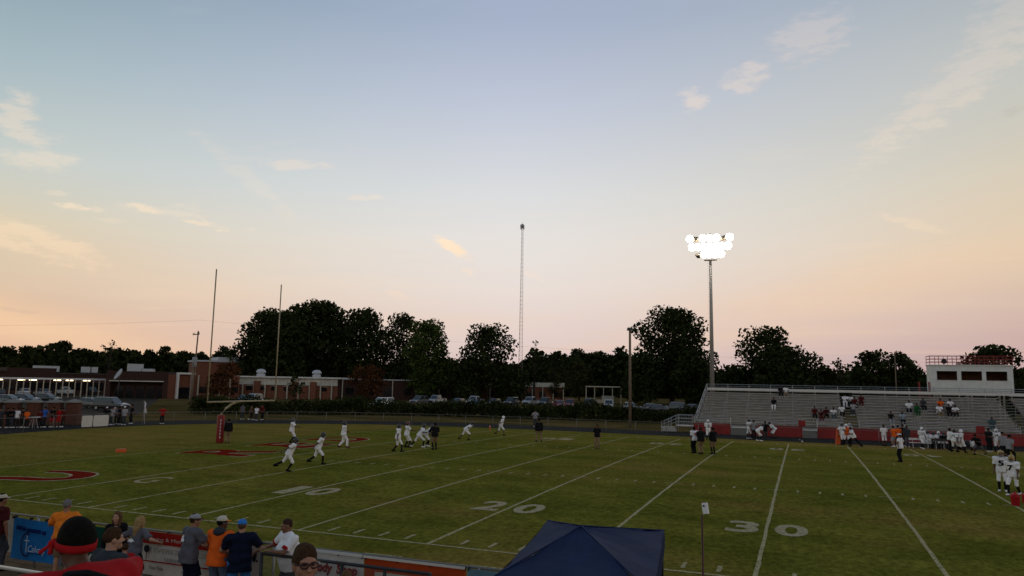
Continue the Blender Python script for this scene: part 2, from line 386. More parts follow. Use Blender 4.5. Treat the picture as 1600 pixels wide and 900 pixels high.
for k in range(1, 62):
    if k % 5 == 0:
        for y in (2*HW/3, 4*HW/3): link('hash_cross', strip_mesh('hash_cross', k*YD-.42, y, k*YD+.42, y, .09, .010), LINEP, FIELD)
        continue
    for y0, ln, w in ((.35, .62, .12), (2*HW/3-.3, .6, .10), (4*HW/3-.3, .6, .10), (2*HW-.95, .6, .10)):
        link('yard_mark', strip_mesh('yard_mark', k*YD, y0, k*YD, y0+ln, w, .010), LINEP, FIELD)
def ground_glyph(ch, x0, y0, w, h, m, name, flip=False, off=.02, dz=.008, parent=FIELD, turn=0):
    me = fit_mesh(text_mesh(ch, 1.0, off), w, h)
    for v in me.vertices:
        x, y = v.co.x, v.co.y
        if flip: x, y = w-x, h-y
        v.co.x, v.co.y, v.co.z = x0+x, y0+y, 0
    return link(name, drape(me, dz), m, parent)
for n_, k in (('1', 10), ('2', 20), ('3', 30), ('4', 40), ('5', 50)):
    c = k*YD
    if n_ == '1': ground_glyph('1', c-.95, 5.55, .62, 2.1, NUMP, 'field_number')
    else: ground_glyph(n_, c-1.28, 5.75, 1.05, 2.0, NUMP, 'field_number', off=.03)
    ground_glyph('0', c+.24, 5.75, 1.05, 2.0, NUMP, 'field_number', off=.03)
    ground_glyph('0', c-1.28, 40.3, 1.05, 2.0, NUMP, 'field_number', flip=True, off=.03)
    ground_glyph(n_, c+.24, 40.3, 1.05, 2.0, NUMP, 'field_number', flip=True, off=.03)
ground_glyph('G', .62, 5.2, 1.05, 1.9, LINEP, 'field_letter', off=.0)
# end-zone lettering, red with a pale edge: reads from the pitch towards the end line
def end_letter(ch, y0, y1, x_top, x_bot):
    for m, off, dz in ((NUMP, .055, .008), (REDP, .03, .013)):
        me = text_mesh(ch, 1.0, off); me = fit_mesh(me, y1-y0, x_bot-x_top)
        e = 0 if off > .04 else .14
        for v in me.vertices:
            u, w = v.co.x, v.co.y; W_, H_ = y1-y0, x_bot-x_top
            u = e+u*(W_-2*e)/W_; w = e+w*(H_-2*e)/H_
            v.co.x, v.co.y, v.co.z = x_bot-w, y0+u, 0
        link('end_zone_letter', drape(me, dz), m, FIELD)
end_letter('R', 15.5, 19.6, -7.1, -1.9); end_letter('E', 21.6, 25.4, -7.0, -2.1); end_letter('D', 27.7, 31.9, -7.0, -2.4)
def brush(pts, wd, m, dz, name):
    P = smooth_path(pts, 6); b = MB(); v = []; n = len(P)
    for i, p in enumerate(P):
        a, c = Vector(P[max(i-1, 0)]), Vector(P[min(i+1, n-1)]); t = (c-a).normalized(); k = i/(n-1)*(len(wd)-1); j = min(int(k), len(wd)-2)
        w = wd[j]+(wd[j+1]-wd[j])*(k-j)
        for s in (-1, 1): v.append((p[0]-t.y*s*w, p[1]+t.x*s*w, 0))
    b.add(v, [(2*i, 2*i+2, 2*i+3, 2*i+1) for i in range(n-1)])
    return link(name, drape(b.mesh(name), dz), m, FIELD)
CP = [(-5.35,6.05),(-4.4,6.35),(-3.1,6.15),(-2.45,5.4),(-2.45,4.7),(-3.1,4.05),(-4.3,3.85),(-5.4,3.45),(-6.6,3.2)]
brush(CP, [.42,.48,.62,.58,.5,.5,.55,.5,.4], NUMP, .008, 'end_zone_letter')
brush(CP, [.26,.34,.48,.44,.36,.36,.4,.36,.3], REDP, .013, 'end_zone_letter')

# ================================================================== fences round the track
GALV = mat('galvanised_steel', (.34, .34, .34), .45, metal=.7, noise=.2, nscale=3)
DARKST = mat('dark_steel', (.045, .045, .05), .5, metal=.5)
def chain_link(name, p0, p1, z0, z1, pitch, wr, parent, m):
    a, c = Vector(p0), Vector(p1); ln = (c-a).length; d = (c-a)/ln; H = z1-z0; b = MB(); v = []; f = []
    k = -int(H/pitch)-1
    nrm = Vector((-d.y, d.x, 0))
    while k*pitch < ln:
        for s in (1, -1):
            s0, s1 = k*pitch, k*pitch+H
            t0, t1 = max(0, -s0/H), min(1, (ln-s0)/H)
            if t1 <= t0: continue
            za, zb = (z0+H*t0, z0+H*t1) if s > 0 else (z1-H*t0, z1-H*t1)
            A = Vector((*(a+d*(s0+H*t0)).xy, za)); B = Vector((*(a+d*(s0+H*t1)).xy, zb))
            ax = (B-A).normalized(); pr = ax.cross(nrm)*wr; q = len(v)
            v += [A-pr, A+pr+nrm*.002*s, B+pr+nrm*.002*s, B-pr]; f.append((q, q+1, q+2, q+3))
        k += 1
    b.add(v, f); o = b.build(name, m, parent); o['kind'] = 'stuff'; return o
def path_sample(path, step):
    P = [Vector(p) for p in path]; out = [P[0].copy()]; acc = 0
    for i in range(len(P)-1):
        seg = (P[i+1]-P[i]).length; pos = 0
        while acc+seg-pos >= step:
            pos += step-acc; acc = 0; out.append(P[i].lerp(P[i+1], pos/seg))
        acc += seg-pos
    return out
def fence(path, step, h, label, rad=.03, pitch=.18, wr=.002, mm=GALV):
    pp = path_sample(path, step); root = empty('chain_link_fence', (pp[0].x, pp[0].y, 0), 0, label, 'fence')
    o = Vector((pp[0].x, pp[0].y)); pm = None
    for p in pp:
        q = p-o
        if pm is None:
            b = MB(); b.tube([(0,0,-.05),(0,0,h)], rad, 6); pm = b.mesh('post', True); pm.materials.append(mm)
        link('post', pm, None, root, (q.x, q.y, 0))
    b = MB(); b.tube([(p.x-o.x, p.y-o.y, h) for p in pp], rad*.7, 5); b.build('top_rail', mm, root, True)
    for i in range(len(pp)-1):
        a, c = pp[i]-o, pp[i+1]-o
        chain_link('wire_mesh', (a.x, a.y, 0), (c.x, c.y, 0), .05, h, pitch, wr, root, mm)
    return root
fence(offs(EDGE, .25)[14:], 3.05, 1.22, 'long low galvanised chain link fence between the grass and the dark track', rad=.026, pitch=.2, wr=.0011, mm=mat('weathered_fence', (.17,.165,.155), .6, metal=.4))

# ================================================================== hedge, woods and trees
LEAFM = [mat('leaf_dark', (.028, .036, .012), .95, noise=.5, nscale=.6, spec=.0), mat('leaf_green', (.050, .072, .017), .9, noise=.5, nscale=.5, spec=0),
         mat('leaf_rust', (.075, .032, .014), .9, noise=.5, nscale=.7, spec=0), mat('leaf_olive', (.040, .040, .014), .9, noise=.5, nscale=.5, spec=0)]
BARK = mat('bark', (.030, .024, .018), .95, noise=.4, nscale=4)
def leaf_mesh(name, cents, size, rng, per=1, flat=.0):
    n = len(cents); c = np.asarray(cents); q = rng.normal(size=(n, 3)); q /= np.linalg.norm(q, axis=1)[:, None]
    w = rng.normal(size=(n, 3)); a = np.cross(q, w); a /= np.linalg.norm(a, axis=1)[:, None]; bb = np.cross(q, a)
    s = size*rng.uniform(.55, 1.35, (n, 1)); s2 = s*rng.uniform(.5, 1.0, (n, 1))
    k = rng.uniform(-.4, .4, (n, 1))
    V = np.stack([c-a*s, c-bb*s2*(.8+k)+q*s*.25, c+a*s, c+bb*s2*(.8-k)+q*s*.25], 1).reshape(-1, 3)
    me = bpy.data.meshes.new(name); me.vertices.add(4*n); me.vertices.foreach_set('co', V.ravel())
    me.loops.add(4*n); me.loops.foreach_set('vertex_index', np.arange(4*n, dtype=np.int32))
    me.polygons.add(n); me.polygons.foreach_set('loop_start', np.arange(0, 4*n, 4, dtype=np.int32)); me.polygons.foreach_set('loop_total', np.full(n, 4, dtype=np.int32))
    me.update(calc_edges=True); return me
def blob_points(rng, blobs, dens):
    out = []
    for (c, r) in blobs:
        r = np.asarray(r); n = int(dens*(r[0]*r[1]+r[0]*r[2]+r[1]*r[2])/3*4)
        u = rng.normal(size=(n, 3)); u /= np.linalg.norm(u, axis=1)[:, None]
        rr = rng.uniform(.03, 1.15, (n, 1))**.5
        out.append(np.asarray(c)+u*rr*r)
    return np.concatenate(out)
def tree(px, D, top_y, half_px, label, seed, leaf=0, base_frac=.18, dens=2.2, size=.42, nb=16, shape='round', group=None, cat='tree', trunk_r=None, name='tree'):
    rng = np.random.default_rng(seed); p = BD(px, D); H = AD(px, top_y, D).z; rad = half_px/F_PX*D
    root = empty(name, p, rng.uniform(0, 6.28), label, cat, group)
    zb = H*base_frac; blobs = []
    for i in range(nb):
        t = (i+.5)/nb; z = zb+(H-zb)*(t**.85)*.93
        if shape == 'round': env = math.sqrt(max(.06, 1-((z-(zb+H)*.47)/((H-zb)*.56))**2))
        elif shape == 'cone': env = max(.1, 1-(z-zb)/(H-zb))
        else: env = math.sqrt(max(.08, 1-((z-(zb*.4+H*.62))/((H-zb)*.62))**2))
        br = rad*rng.uniform(.26, .44)*(1.0 if shape != 'cone' else .9*env+.1); ang = i*2.399+rng.uniform(-.4, .4)
        ro = max(0, rad*env-br*.8)*rng.uniform(.55, 1.0)
        zz = min(z, H-br*.62)
        blobs.append(((math.cos(ang)*ro, math.sin(ang)*ro, zz), (br, br, br*rng.uniform(.62, .85))))
    blobs.append(((rng.uniform(-.1, .1)*rad, 0, H-rad*.22), (rad*.3, rad*.3, rad*.22)))
    tr = trunk_r or max(.12, H*.020)
    bz = MB(); k = [(0, 0, -.1), (tr*.3, 0, H*.2), (-tr*.2, tr*.3, H*.42), (0, 0, H*.68)]
    bz.tube(k, [tr*1.35, tr, tr*.7, tr*.25], 7)
    for (c, r) in blobs[::1]:
        st = Vector((0, 0, min(max(c[2]*.55, zb*.7), H*.6))); e = Vector(c); m1 = st.lerp(e, .55)+Vector((0, 0, -.06*H*.3))
        bz.tube([st, m1, e], [tr*.42, tr*.25, tr*.07], 5, False)
    bz.build('trunk', BARK, root, True)
    pts = blob_points(rng, blobs, dens*3.2)
    if dens > .8:
        core = [((0, 0, zb+(H-zb)*.42), (rad*.62, rad*.62, (H-zb)*.36))]
        pts = np.concatenate([pts, blob_points(rng, core, dens*1.6)])
    pts = pts[pts[:, 2] > zb*.55]
    link('crown', leaf_mesh('crown', pts, size, rng), LEAFM[leaf], root)
    return root
T = tree; g_ = 'tall trees behind the school'
T(428, 222, 487, 66, 'broad dark oak at the end of the tall tree group, above the white fascia block', 1, base_frac=.10, nb=22, dens=3.0, size=.5)
T(487, 232, 468, 62, 'tallest dark oak of the group rising over the two roof vents', 2, base_frac=.15, nb=22, dens=2.8, size=.5)
T(561, 228, 482, 62, 'dark oak with loose gaps in its crown behind the school roof', 3, base_frac=.14, nb=20, dens=1.9, size=.5)
T(628, 224, 490, 46, 'dark oak with an open crown squeezed behind the pale green tree', 4, base_frac=.14, nb=16, dens=2.0, size=.46)
T(667, 190, 501, 44, 'mid green leafy tree standing in front of the darker oaks', 5, leaf=1, base_frac=.10, nb=20, dens=3.6, size=.40)
T(762, 186, 508, 52, 'wide dark tree with sky gaps left of the lattice tower', 6, base_frac=.20, nb=18, dens=2.0, size=.42)
T(728, 184, 560, 40, 'low dark tree filling the space under the wide tree by the school', 61, base_frac=.06, nb=14, dens=3.4, size=.42)
T(795, 188, 566, 40, 'low dense tree under the lattice tower beside the school porch', 62, base_frac=.06, nb=14, dens=3.2, size=.42)
T(835, 190, 532, 17, 'small spiky young tree just right of the lattice tower', 7, base_frac=.25, nb=9, dens=2.2, size=.38, shape='cone')
T(1050, 196, 481, 68, 'huge round oak between the wooden pole and the floodlight mast', 8, base_frac=.12, nb=26, dens=2.2, size=.46)
T(1010, 188, 556, 44, 'low dark tree in the shade beside the wooden pole', 81, base_frac=.05, nb=14, dens=3.4, size=.42)
T(1090, 186, 545, 46, 'dark green tree right behind the floodlight mast', 82, base_frac=.05, nb=16, dens=3.2, size=.42)
T(1196, 168, 510, 58, 'spreading oak with an open lacy top behind the steel bleachers', 9, base_frac=.12, nb=22, dens=1.9, size=.40)
T(1228, 160, 541, 58, 'dense rounded dark tree in front of the lacy oak', 10, base_frac=.04, nb=18, dens=3.4, size=.40)
T(1145, 172, 568, 40, 'low dark tree between the mast and the lacy oak', 101, base_frac=.04, nb=12, dens=3.2, size=.40)
T(1312, 180, 560, 24, 'small thin leaved tree between two dense trees behind the bleachers', 11, leaf=3, base_frac=.1, nb=10, dens=1.8, size=.36)
T(1362, 165, 549, 36, 'dense flat topped tree behind the small lamp post', 12, base_frac=.04, nb=16, dens=3.6, size=.40)
T(1408, 168, 552, 36, 'dense dark tree between the small lamp post and the press box', 13, base_frac=.04, nb=16, dens=3.6, size=.40)
T(1288, 172, 572, 34, 'low dull olive tree behind the middle of the bleachers', 131, leaf=3, base_frac=.03, nb=12, dens=3.2, size=.40)
T(1546, 150, 538, 48, 'domed dark tree rising behind the roof rail of the press box', 14, base_frac=.04, nb=20, dens=3.8, size=.38)
T(1470, 160, 575, 40, 'low dark tree behind the red stair of the press box', 141, base_frac=.04, nb=12, dens=3.4, size=.38)
for i, (px, D, ty, hp, lf, lab) in enumerate([
    (575, 178, 570, 34, 2, 'rusty brown shrub tree beside the end of the fascia block'), (352, 170, 566, 26, 2, 'rusty brown tree behind the left goal upright'),
    (462, 172, 586, 13, 0, 'little dark tree in front of the white fascia panels'), (335, 176, 582, 16, 2, 'small reddish tree beside the utility pole'),
    (905, 215, 566, 26, 3, 'dull olive bushy tree behind the flat roofed shelter'), (870, 200, 572, 22, 3, 'brownish bushy tree next to the school porch roof')]):
    T(px, D, ty, hp, lab, 200+i, leaf=lf, base_frac=.14, nb=12, dens=3.0, size=.34)
far = [(12,541,26,.05),(40,540,24,.05),(92,534,30,.05),(64,552,26,.05),(130,546,26,.05),(150,549,24,.05),(205,552,22,.05),(232,546,18,.05),(255,540,16,.05),(282,548,22,.05),(310,553,18,.05),(345,540,18,.1),(362,546,16,.05),
       (870,548,20,.05),(900,545,24,.05),(935,548,24,.05),(968,552,20,.05),(985,556,18,.05)]
for i, (px, ty, hp, bf) in enumerate(far):
    T(px, 262+(i*37)%40, ty, hp, 'dark tree of the distant tree line behind the school roofs', 300+i, base_frac=bf, nb=12, dens=2.6, size=.6, group='trees of the distant tree line')
T(168, 250, 531, 16, 'thin half bare tree standing up out of the distant tree line', 350, leaf=3, base_frac=.3, nb=9, dens=.55, size=.4, shape='fan')
rng = np.random.default_rng(5); bl = []
for i in range(170):
    px = -80+i*10.5; D = rng.uniform(285, 320) if px < 1090 else rng.uniform(200, 240)
    p = BD(px, D); h = (rng.uniform(15, 18.5) if 830 < px < 1010 else rng.uniform(10.5, 13.5)) if px < 1090 else rng.uniform(7.5, 10)
    bl.append(((p.x, p.y, h*.45), (5.0, 5.0, h*.56)))
o = link('distant_woods', leaf_mesh('distant_woods', blob_points(rng, bl, 7.0), 1.1, rng), LEAFM[0]); tag(o, 'dark low woodland closing the view behind the tree line', 'woods', kind='stuff')
# clipped hedge along the far side of the track
HP = smooth_path([(-46,57.5),(-41,60.5),(-34.3,65),(-25.8,70.2),(-14.7,74.6),(0.9,76.6),(8.7,77.4),(17,77.8)], 6)
hs_ = path_sample(HP, .55); hr = empty('hedge', (hs_[0].x, hs_[0].y, 0), 0, 'long dark hedge between the track and the parked cars', 'hedge')
bl = []
for i, p in enumerate(hs_):
    h = 2.15+.35*math.sin(i*.21)+.2*math.sin(i*.53+1)+random.uniform(-.15, .15)
    for s in (-.45, .45): bl.append(((p.x-hs_[0].x+random.uniform(-.2, .2), p.y-hs_[0].y+s, h*.47), (.7, .75, h*.52)))
o = link('foliage', leaf_mesh('foliage', blob_points(rng, bl, 38), .17, rng), LEAFM[0], hr)
b = MB()
for p in hs_[::3]:
    q = p-hs_[0]; b.tube([(q.x, q.y, -.05), (q.x+random.uniform(-.2, .2), q.y, 1.3)], [.05, .02], 4)
o = b.build('stems', BARK, hr); o['kind'] = 'stuff'
# ================================================================== goal post
YEL = mat('yellow_paint', (.34, .285, .17), .5, noise=.15); REDV = mat('red_vinyl', (.19, .011, .010), .5, noise=.2, nscale=3)
WHT = mat('white_paint', (.62, .60, .56), .6, noise=.12, nscale=2); BLK = mat('black_plastic', (.012, .012, .013), .5)
gb = GF(343, 692); root = empty('goal_post', gb, 0, 'yellow goal post with tall uprights and red padded base', 'goal post')
zc = 3.02; off = -9.75-gb.x; yl, yr = 20.83-gb.y, 27.94-gb.y; yc = (yl+yr)/2
b = MB(); b.tube([(0,yc-(yc),0),(0,0,2.1)]+[(off*(1-math.cos(t)), yc*math.sin(t)*1.0, 2.1+(zc-2.1)*math.sin(t)) for t in [R(a) for a in (25,50,75,90)]], .085, 10)
b.build('gooseneck', YEL, root, True)
b = MB(); b.tube([(off,yl,zc),(off,yr,zc)], .062, 10); b.build('crossbar', YEL, root, True)
for y, px, py in ((yl, 330, 420), (yr, 443, 445)):
    d = math.hypot(gb.x+off-CAM[0], gb.y+y-CAM[1]); zt = AD(px, py, d).z
    b = MB(); b.tube([(off,y,zc-.05),(off,y,zt)], .046, 8); b.build('upright', YEL, root, True)
b = MB(); b.lathe((0,0,0), [(.26,0),(.27,.04),(.27,1.95),(.25,2.0)], 14); pad = b.build('base_pad', REDV, root, True)
for k in range(6):
    b = MB(); b.box((.17,-.245,.35+k*.24),(.205,-.2,.5+k*.24)); b.build('pad_mark', WHT, pad)

# ================================================================== poles and tower
WOOD = mat('weathered_wood', (.16, .115, .075), .9, noise=.3, nscale=6)
p = G(984.5, 668.5); r0 = empty('wooden_light_pole', p, 0, 'plain wooden pole with small lamp head behind the track fence', 'pole')
d = math.hypot(p.x-CAM[0], p.y-CAM[1]); H = AD(983.5, 516, d).z
b = MB(); b.tube([(0,0,-.2),(0,0,H)], [.17,.13], 10); b.build('shaft', WOOD, r0, True)
b = MB(); b.box((-.32,-.12,H-.05),(.32,.12,H+.22)); b.box((-.22,-.28,H+.05),(.22,-.12,H+.3)); b.build('lamp_head', mat('lamp_grey', (.10,.095,.09), .6), r0)
def utility(px, D, top, label, arm=True, r_=.14, lean=0):
    p = BD(px, D); H = AD(px, top, D).z; q = empty('utility_pole', p, R(-25), label, 'pole')
    b = MB(); b.tube([(0,0,-.2),(lean,0,H)], [r_, r_*.7], 8); b.build('shaft', WOOD, q, True)
    if arm:
        b = MB(); b.bar((-1.2,0,H-.5),(1.2,0,H-.5), .1, .12)
        for x in (-1.1,-.5,.5,1.1): b.tube([(x,0,H-.44),(x,0,H-.22)], .05, 6)
        b.build('crossarm', WOOD, q)
        b = MB(); b.lathe((.42,-.1,H-5.2), [(.3,0),(.34,.05),(.34,1.3),(.28,1.42)], 12); b.build('transformer', mat('transformer_grey', (.26,.27,.28), .6), q, True)
    return q
utility(301, 118, 517, 'wooden utility pole with crossarm and grey transformer near the goal', lean=.75)
utility(299.5, 116.5, 566, 'shorter grey pole paired with the utility pole', arm=False)
utility(1400, 110, 552, 'slim grey lamp post rising behind the bleachers', arm=False, r_=.09)
b = MB()
for (a, c, za, zb) in ((BD(-700, 150), BD(305, 118), 11.5, 13.0), (BD(305, 118), BD(1500, 150), 13.0, 9.5)):
    pts = [(*a.lerp(c, t/14).xy, za+(zb-za)*t/14-4*1.3*(t/14)*(1-t/14)) for t in range(15)]
    b.tube(pts, .007, 4, False)
tag(b.build('power_line', BLK), 'thin dark overhead wire strung from the utility pole', 'wire')
p = BD(812, 265); tw = empty('lattice_tower', p, .4, 'tall slim lattice radio tower beyond the trees', 'tower')
H = AD(813, 352, 265).z; TWR = mat('tower_steel', (.22,.17,.155), .6, metal=.3)
def leg_r(z): return .95-.62*z/H
cs = [(math.cos(a), math.sin(a)) for a in (0, 2.094, 4.189)]
for c in cs:
    b = MB(); b.tube([(c[0]*leg_r(0), c[1]*leg_r(0), 0), (c[0]*leg_r(H), c[1]*leg_r(H), H)], [.065,.04], 5); b.build('leg', TWR, tw)
b = MB(); z = 1.0; k = 0
while z < H-1:
    z2 = z+1.5
    for i in range(3):
        a, c = cs[i], cs[(i+1) % 3]
        b.bar((a[0]*leg_r(z),a[1]*leg_r(z),z),(c[0]*leg_r(z),c[1]*leg_r(z),z), .05, .05)
        if k % 2: a, c = c, a
        b.bar((a[0]*leg_r(z),a[1]*leg_r(z),z),(c[0]*leg_r(z2),c[1]*leg_r(z2),z2), .04, .04)
    z = z2; k += 1
o = b.build('bracing', TWR, tw); o['kind'] = 'stuff'
for i in range(6):
    a = i*1.047; b = MB(); b.box((-.12,-.1,0),(.12,.1,1.7)); o = b.build('antenna', GALV, tw); o.location = (.62*math.cos(a), .62*math.sin(a), H-1.6+.25*(i % 2)); o.rotation_euler = (0,0,a)
b = MB(); b.lathe((0,0,H-1.0), [(.05,0),(.5,.25),(.62,.8),(.4,1.3),(.1,1.5)], 10); b.build('antenna_ring', GALV, tw, True)
b = MB(); b.tube([(0,0,H-1),(0,0,H+1.2)], .05, 5); b.build('lightning_rod', TWR, tw)

# ================================================================== floodlight mast
FY = 71.5; p = AY(1113, 605, FY); mast = empty('floodlight_mast', (p.x, FY, 0), 0, 'tall grey floodlight mast with a bank of lit lamps', 'floodlight')
ZT = AY(1114.5, 365, FY).z; z1, z2, z3, zp = [AY(1114, y, FY).z for y in (374, 386, 398, 406)]
STL = mat('mast_steel', (.30,.27,.245), .5, metal=.4, noise=.15)
b = MB(); b.tube([(0,0,-.2),(0,0,ZT)], [.30,.13], 12); b.build('shaft', STL, mast, True)
for z, w in ((z1, 5.0), (z2, 4.6), (z3, 2.8)):
    b = MB(); b.bar((-w/2,-.1,z),(w/2,-.1,z), .10, .12); b.build('crossarm', STL, mast)
b = MB(); b.box((-.75,-.4,zp-.06),(.75,.3,zp)); b.build('service_platform', STL, mast)
b = MB()
for k in range(60): b.bar((-.38,0,3+k*.29),(-.2,0,3+k*.29), .02, .02)
b.build('climbing_pegs', STL, mast)
LAMP = mat('lit_lamp', (1,1,1), .5, emit=(1.0,.93,.80), estr=30); HOUS = mat('lamp_housing', (.24,.20,.15), .5, metal=.4)
def lamp(x, z, lit, yaw, tilt):
    o = MB(); o.lathe((0,0,0), [(.12,-.42),(.24,-.36),(.38,-.05),(.45,.03)], 14); h = o.build('lamp', HOUS, mast, True)
    l = MB(); l.lathe((0,0,0), [(.44,.035),(.41,.14),(.30,.23),(.11,.28)], 16)
    if lit:
        l.build('lens', LAMP, h)
    h.location = (x, -.42, z); h.rotation_euler = (R(90+tilt), 0, R(yaw))
for i in range(7): lamp(-2.35+i*.78, z1+.1, i not in (1, 5), (-14,25,-5,0,5,-30,14)[i], 12 if i not in (1, 5) else -50)
for i in range(7): lamp(-2.1+i*.70, z2, True, -12+4*i, 14)
for i in range(5): lamp(-1.35+i*.66, z3, i != 0, -8+4*i, 16 if i else -60)

# ================================================================== visitor bleachers
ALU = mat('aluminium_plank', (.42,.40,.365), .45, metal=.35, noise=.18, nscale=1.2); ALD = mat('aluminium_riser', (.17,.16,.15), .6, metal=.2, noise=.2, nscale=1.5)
WALLR = mat('red_wall_paint', (.23,.013,.012), .6, noise=.22, nscale=1.3)
bl = empty('bleachers', (18.2, 60.0, 0), 0, 'long aluminium bleachers behind a low red wall across the field', 'bleachers')
NR, DY, DZ, Z0, Y0 = 13, .76, .262, 1.20, .9
XS = [(0, 14.2), (15.5, 29.0), (30.2, 47.0)]
def share(name, b, m): me = b.mesh(name); me.materials.append(m); return me
for (x0, x1) in XS:
    b = MB(); b.box((x0,0,-.045),(x1,.25,0)); ms = share('seat_plank', b, ALU)
    b = MB(); b.box((x0,0,-.04),(x1,.42,0)); mf = share('foot_plank', b, ALU)
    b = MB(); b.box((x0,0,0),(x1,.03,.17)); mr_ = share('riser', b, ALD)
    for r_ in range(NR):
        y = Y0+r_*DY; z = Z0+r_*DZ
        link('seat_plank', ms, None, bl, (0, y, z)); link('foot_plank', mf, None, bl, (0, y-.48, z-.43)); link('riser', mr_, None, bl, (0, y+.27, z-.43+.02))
for r_ in range(NR):
    b = MB()
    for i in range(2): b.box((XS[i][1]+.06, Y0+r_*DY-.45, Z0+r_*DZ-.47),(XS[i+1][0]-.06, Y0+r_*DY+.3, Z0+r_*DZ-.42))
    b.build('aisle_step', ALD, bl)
for x in [0.1]+[k*2.35 for k in range(1, 20)]+[46.8]:
    b = MB(); b.bar((x,Y0-.4,Z0-.75),(x,Y0+NR*DY-.4,Z0+NR*DZ-.75), .07, .16)
    for k in range(0, NR+1, 3): b.bar((x+.02,Y0+k*DY-.3,0),(x+.02,Y0+k*DY-.3,Z0+k*DZ-.7), .07, .07)
    b.build('stringer', GALV, bl)
yb = Y0+NR*DY-.15; zb = Z0+NR*DZ
b = MB(); b.box((0,yb,zb-.25),(47,yb+.05,zb+.02)); b.build('back_board', mat('white_board', (.60,.57,.52), .6, noise=.1), bl)
b = MB(); b.tube([(0,yb+.1,zb+.42),(47,yb+.1,zb+.42)], .03, 6); b.tube([(0,yb+.1,zb+.2),(47,yb+.1,zb+.2)], .022, 6)
b.build('back_rail', GALV, bl)
for k in range(21):
    b = MB(); b.tube([(k*2.35,yb+.1,zb-.8),(k*2.35,yb+.1,zb+.42)], .03, 6); b.build('rail_post', GALV, bl)
for x in (-.05,):
    for dz in (.25, .55, .95): 
        b = MB(); b.tube([(x,Y0-.5,Z0-.43+dz),(x,yb+.1,zb-.5+dz)], .028, 6); b.build('side_rail', GALV, bl)
    for k in range(7):
        y = Y0-.5+k*(yb+.6-Y0)/6; z = Z0-.43+k*(zb-.5-Z0+.43)/6
        b = MB(); b.tube([(x,y,z-.3),(x,y,z+.95)], .028, 6); b.build('rail_post', GALV, bl)
# front walkway with rail, red wall, steps
b = MB(); b.box((-.1,-1.05,.62),(47,.42,.70)); b.build('walkway_deck', ALU, bl)
gaps = [(3.6, 5.4), (10.35, 11.7)]
def wall_seg(x0, x1):
    b = MB(); b.box((x0,-1.45,-.05),(x1,-1.15,.98)); b.box((x0,-1.48,.985),(x1,-1.12,1.04)); b.build('red_wall', WALLR, bl)
    n = max(1, round((x1-x0)/1.9))
    for k in range(n+1):
        x = x0+(x1-x0)*k/n; b = MB(); b.tube([(x,-1.1,.6),(x,-1.1,1.72)], .03, 6); b.build('rail_post', GALV if k % n else WHT, bl)
    b = MB(); b.tube([(x0,-1.1,1.72),(x1,-1.1,1.72)], .028, 6); b.tube([(x0,-1.1,1.36),(x1,-1.1,1.36)], .022, 6); b.build('front_rail', GALV, bl)
e = [0]+[v for q in gaps for v in q]+[47]
for i in range(0, len(e), 2): wall_seg(e[i], e[i+1])
for (x0, x1) in gaps:
    for k in range(4):
        b = MB(); b.box((x0+.04,-1.95+k*.24,k*.17),(x1-.04,-1.0,.17+k*.17-.012)); b.build('step', mat('step_grey', (.16,.15,.13), .8, noise=.2), bl)
for x in (10.0, 25.0):
    b = MB(); b.box((x,-1.52,1.05),(x+.62,-1.08,1.62)); b.build('red_box', WALLR, bl)
# metal landing and ramp at the near end
b = MB(); b.box((-1.9,-1.0,.62),(-.15,.6,.70)); 
for k in range(4): b.box((-3.4,-1.0+.0,.04+k*.15),(-1.95-k*.02,.55-k*.35,.08+k*.15))
b.build('landing', ALU, bl)
b = MB()
for x, z0_, z1_ in ((-1.85,0,1.75),(-.2,0,1.75),(-2.6,.3,1.35),(-3.35,0,1.0)):
    for y in (-1.0, .55): b.tube([(x,y,z0_),(x,y,z1_)], .035, 6)
for y in (-1.0, .55):
    for dz in (0, .35, .7): b.tube([(-3.35,y,1.0-dz*.8),(-1.85,y,1.75-dz),(-.2,y,1.75-dz)], .028, 6)
for k in range(10): b.tube([(-1.85+k*.18,-1.0,.7),(-1.85+k*.18,-1.0,1.7)], .012, 4)
b.build('landing_rail', GALV, bl)

# ------------------------------------------------------------------ press box
PY = 71.6; pb = empty('press_box', (AY(1455, 611, PY).x, PY, 0), 0, 'white metal press box on stilts with three dark windows and red roof rail', 'press box')
W_ = AY(1585, 612, PY).x-AY(1455, 611, PY).x; zb_, zt_ = AY(1455, 610, PY).z, AY(1455, 571, PY).z; H_ = zt_-zb_
PBM = mat('white_siding', (.62,.62,.57), .6, noise=.08, nscale=2); REDS = mat('red_steel', (.22,.018,.016), .5)
wx = [(.075*W_, .335*W_), (.375*W_, .635*W_), (.675*W_, .935*W_)]; wz0, wz1 = zb_+.42*H_, zb_+.80*H_
def part(nm, m, *bx):
    b = MB()
    for a, c in bx: b.box(a, c)
    return b.build(nm, m, pb)
cols = [0, wx[0][0], wx[0][1], wx[1][0], wx[1][1], wx[2][0], wx[2][1], W_]
part('front_wall', PBM, ((0,0,zb_),(W_,.1,wz0)), ((0,0,wz1),(W_,.1,zt_)), *[((cols[i],.001,wz0),(cols[i+1],.1,wz1)) for i in range(0, 8, 2)])
for k in range(int(W_/.3)): part('siding_rib', PBM, ((k*.3+.1,-.025,zb_+.02),(k*.3+.16,-.001,wz0-.06)))
part('side_wall', PBM, ((0,.1,zb_),(.1,2.6,zt_))); part('side_wall', PBM, ((W_-.1,.1,zb_),(W_,2.6,zt_)))
part('back_wall', mat('brown_panel', (.10,.045,.022), .8, noise=.3, nscale=2), ((.1,2.5,zb_),(W_-.1,2.6,zt_)))
part('floor', PBM, ((0,0,zb_-.12),(W_,2.6,zb_-.003))); part('roof', PBM, ((-.08,-.12,zt_+.003),(W_+.08,2.7,zt_+.1)))
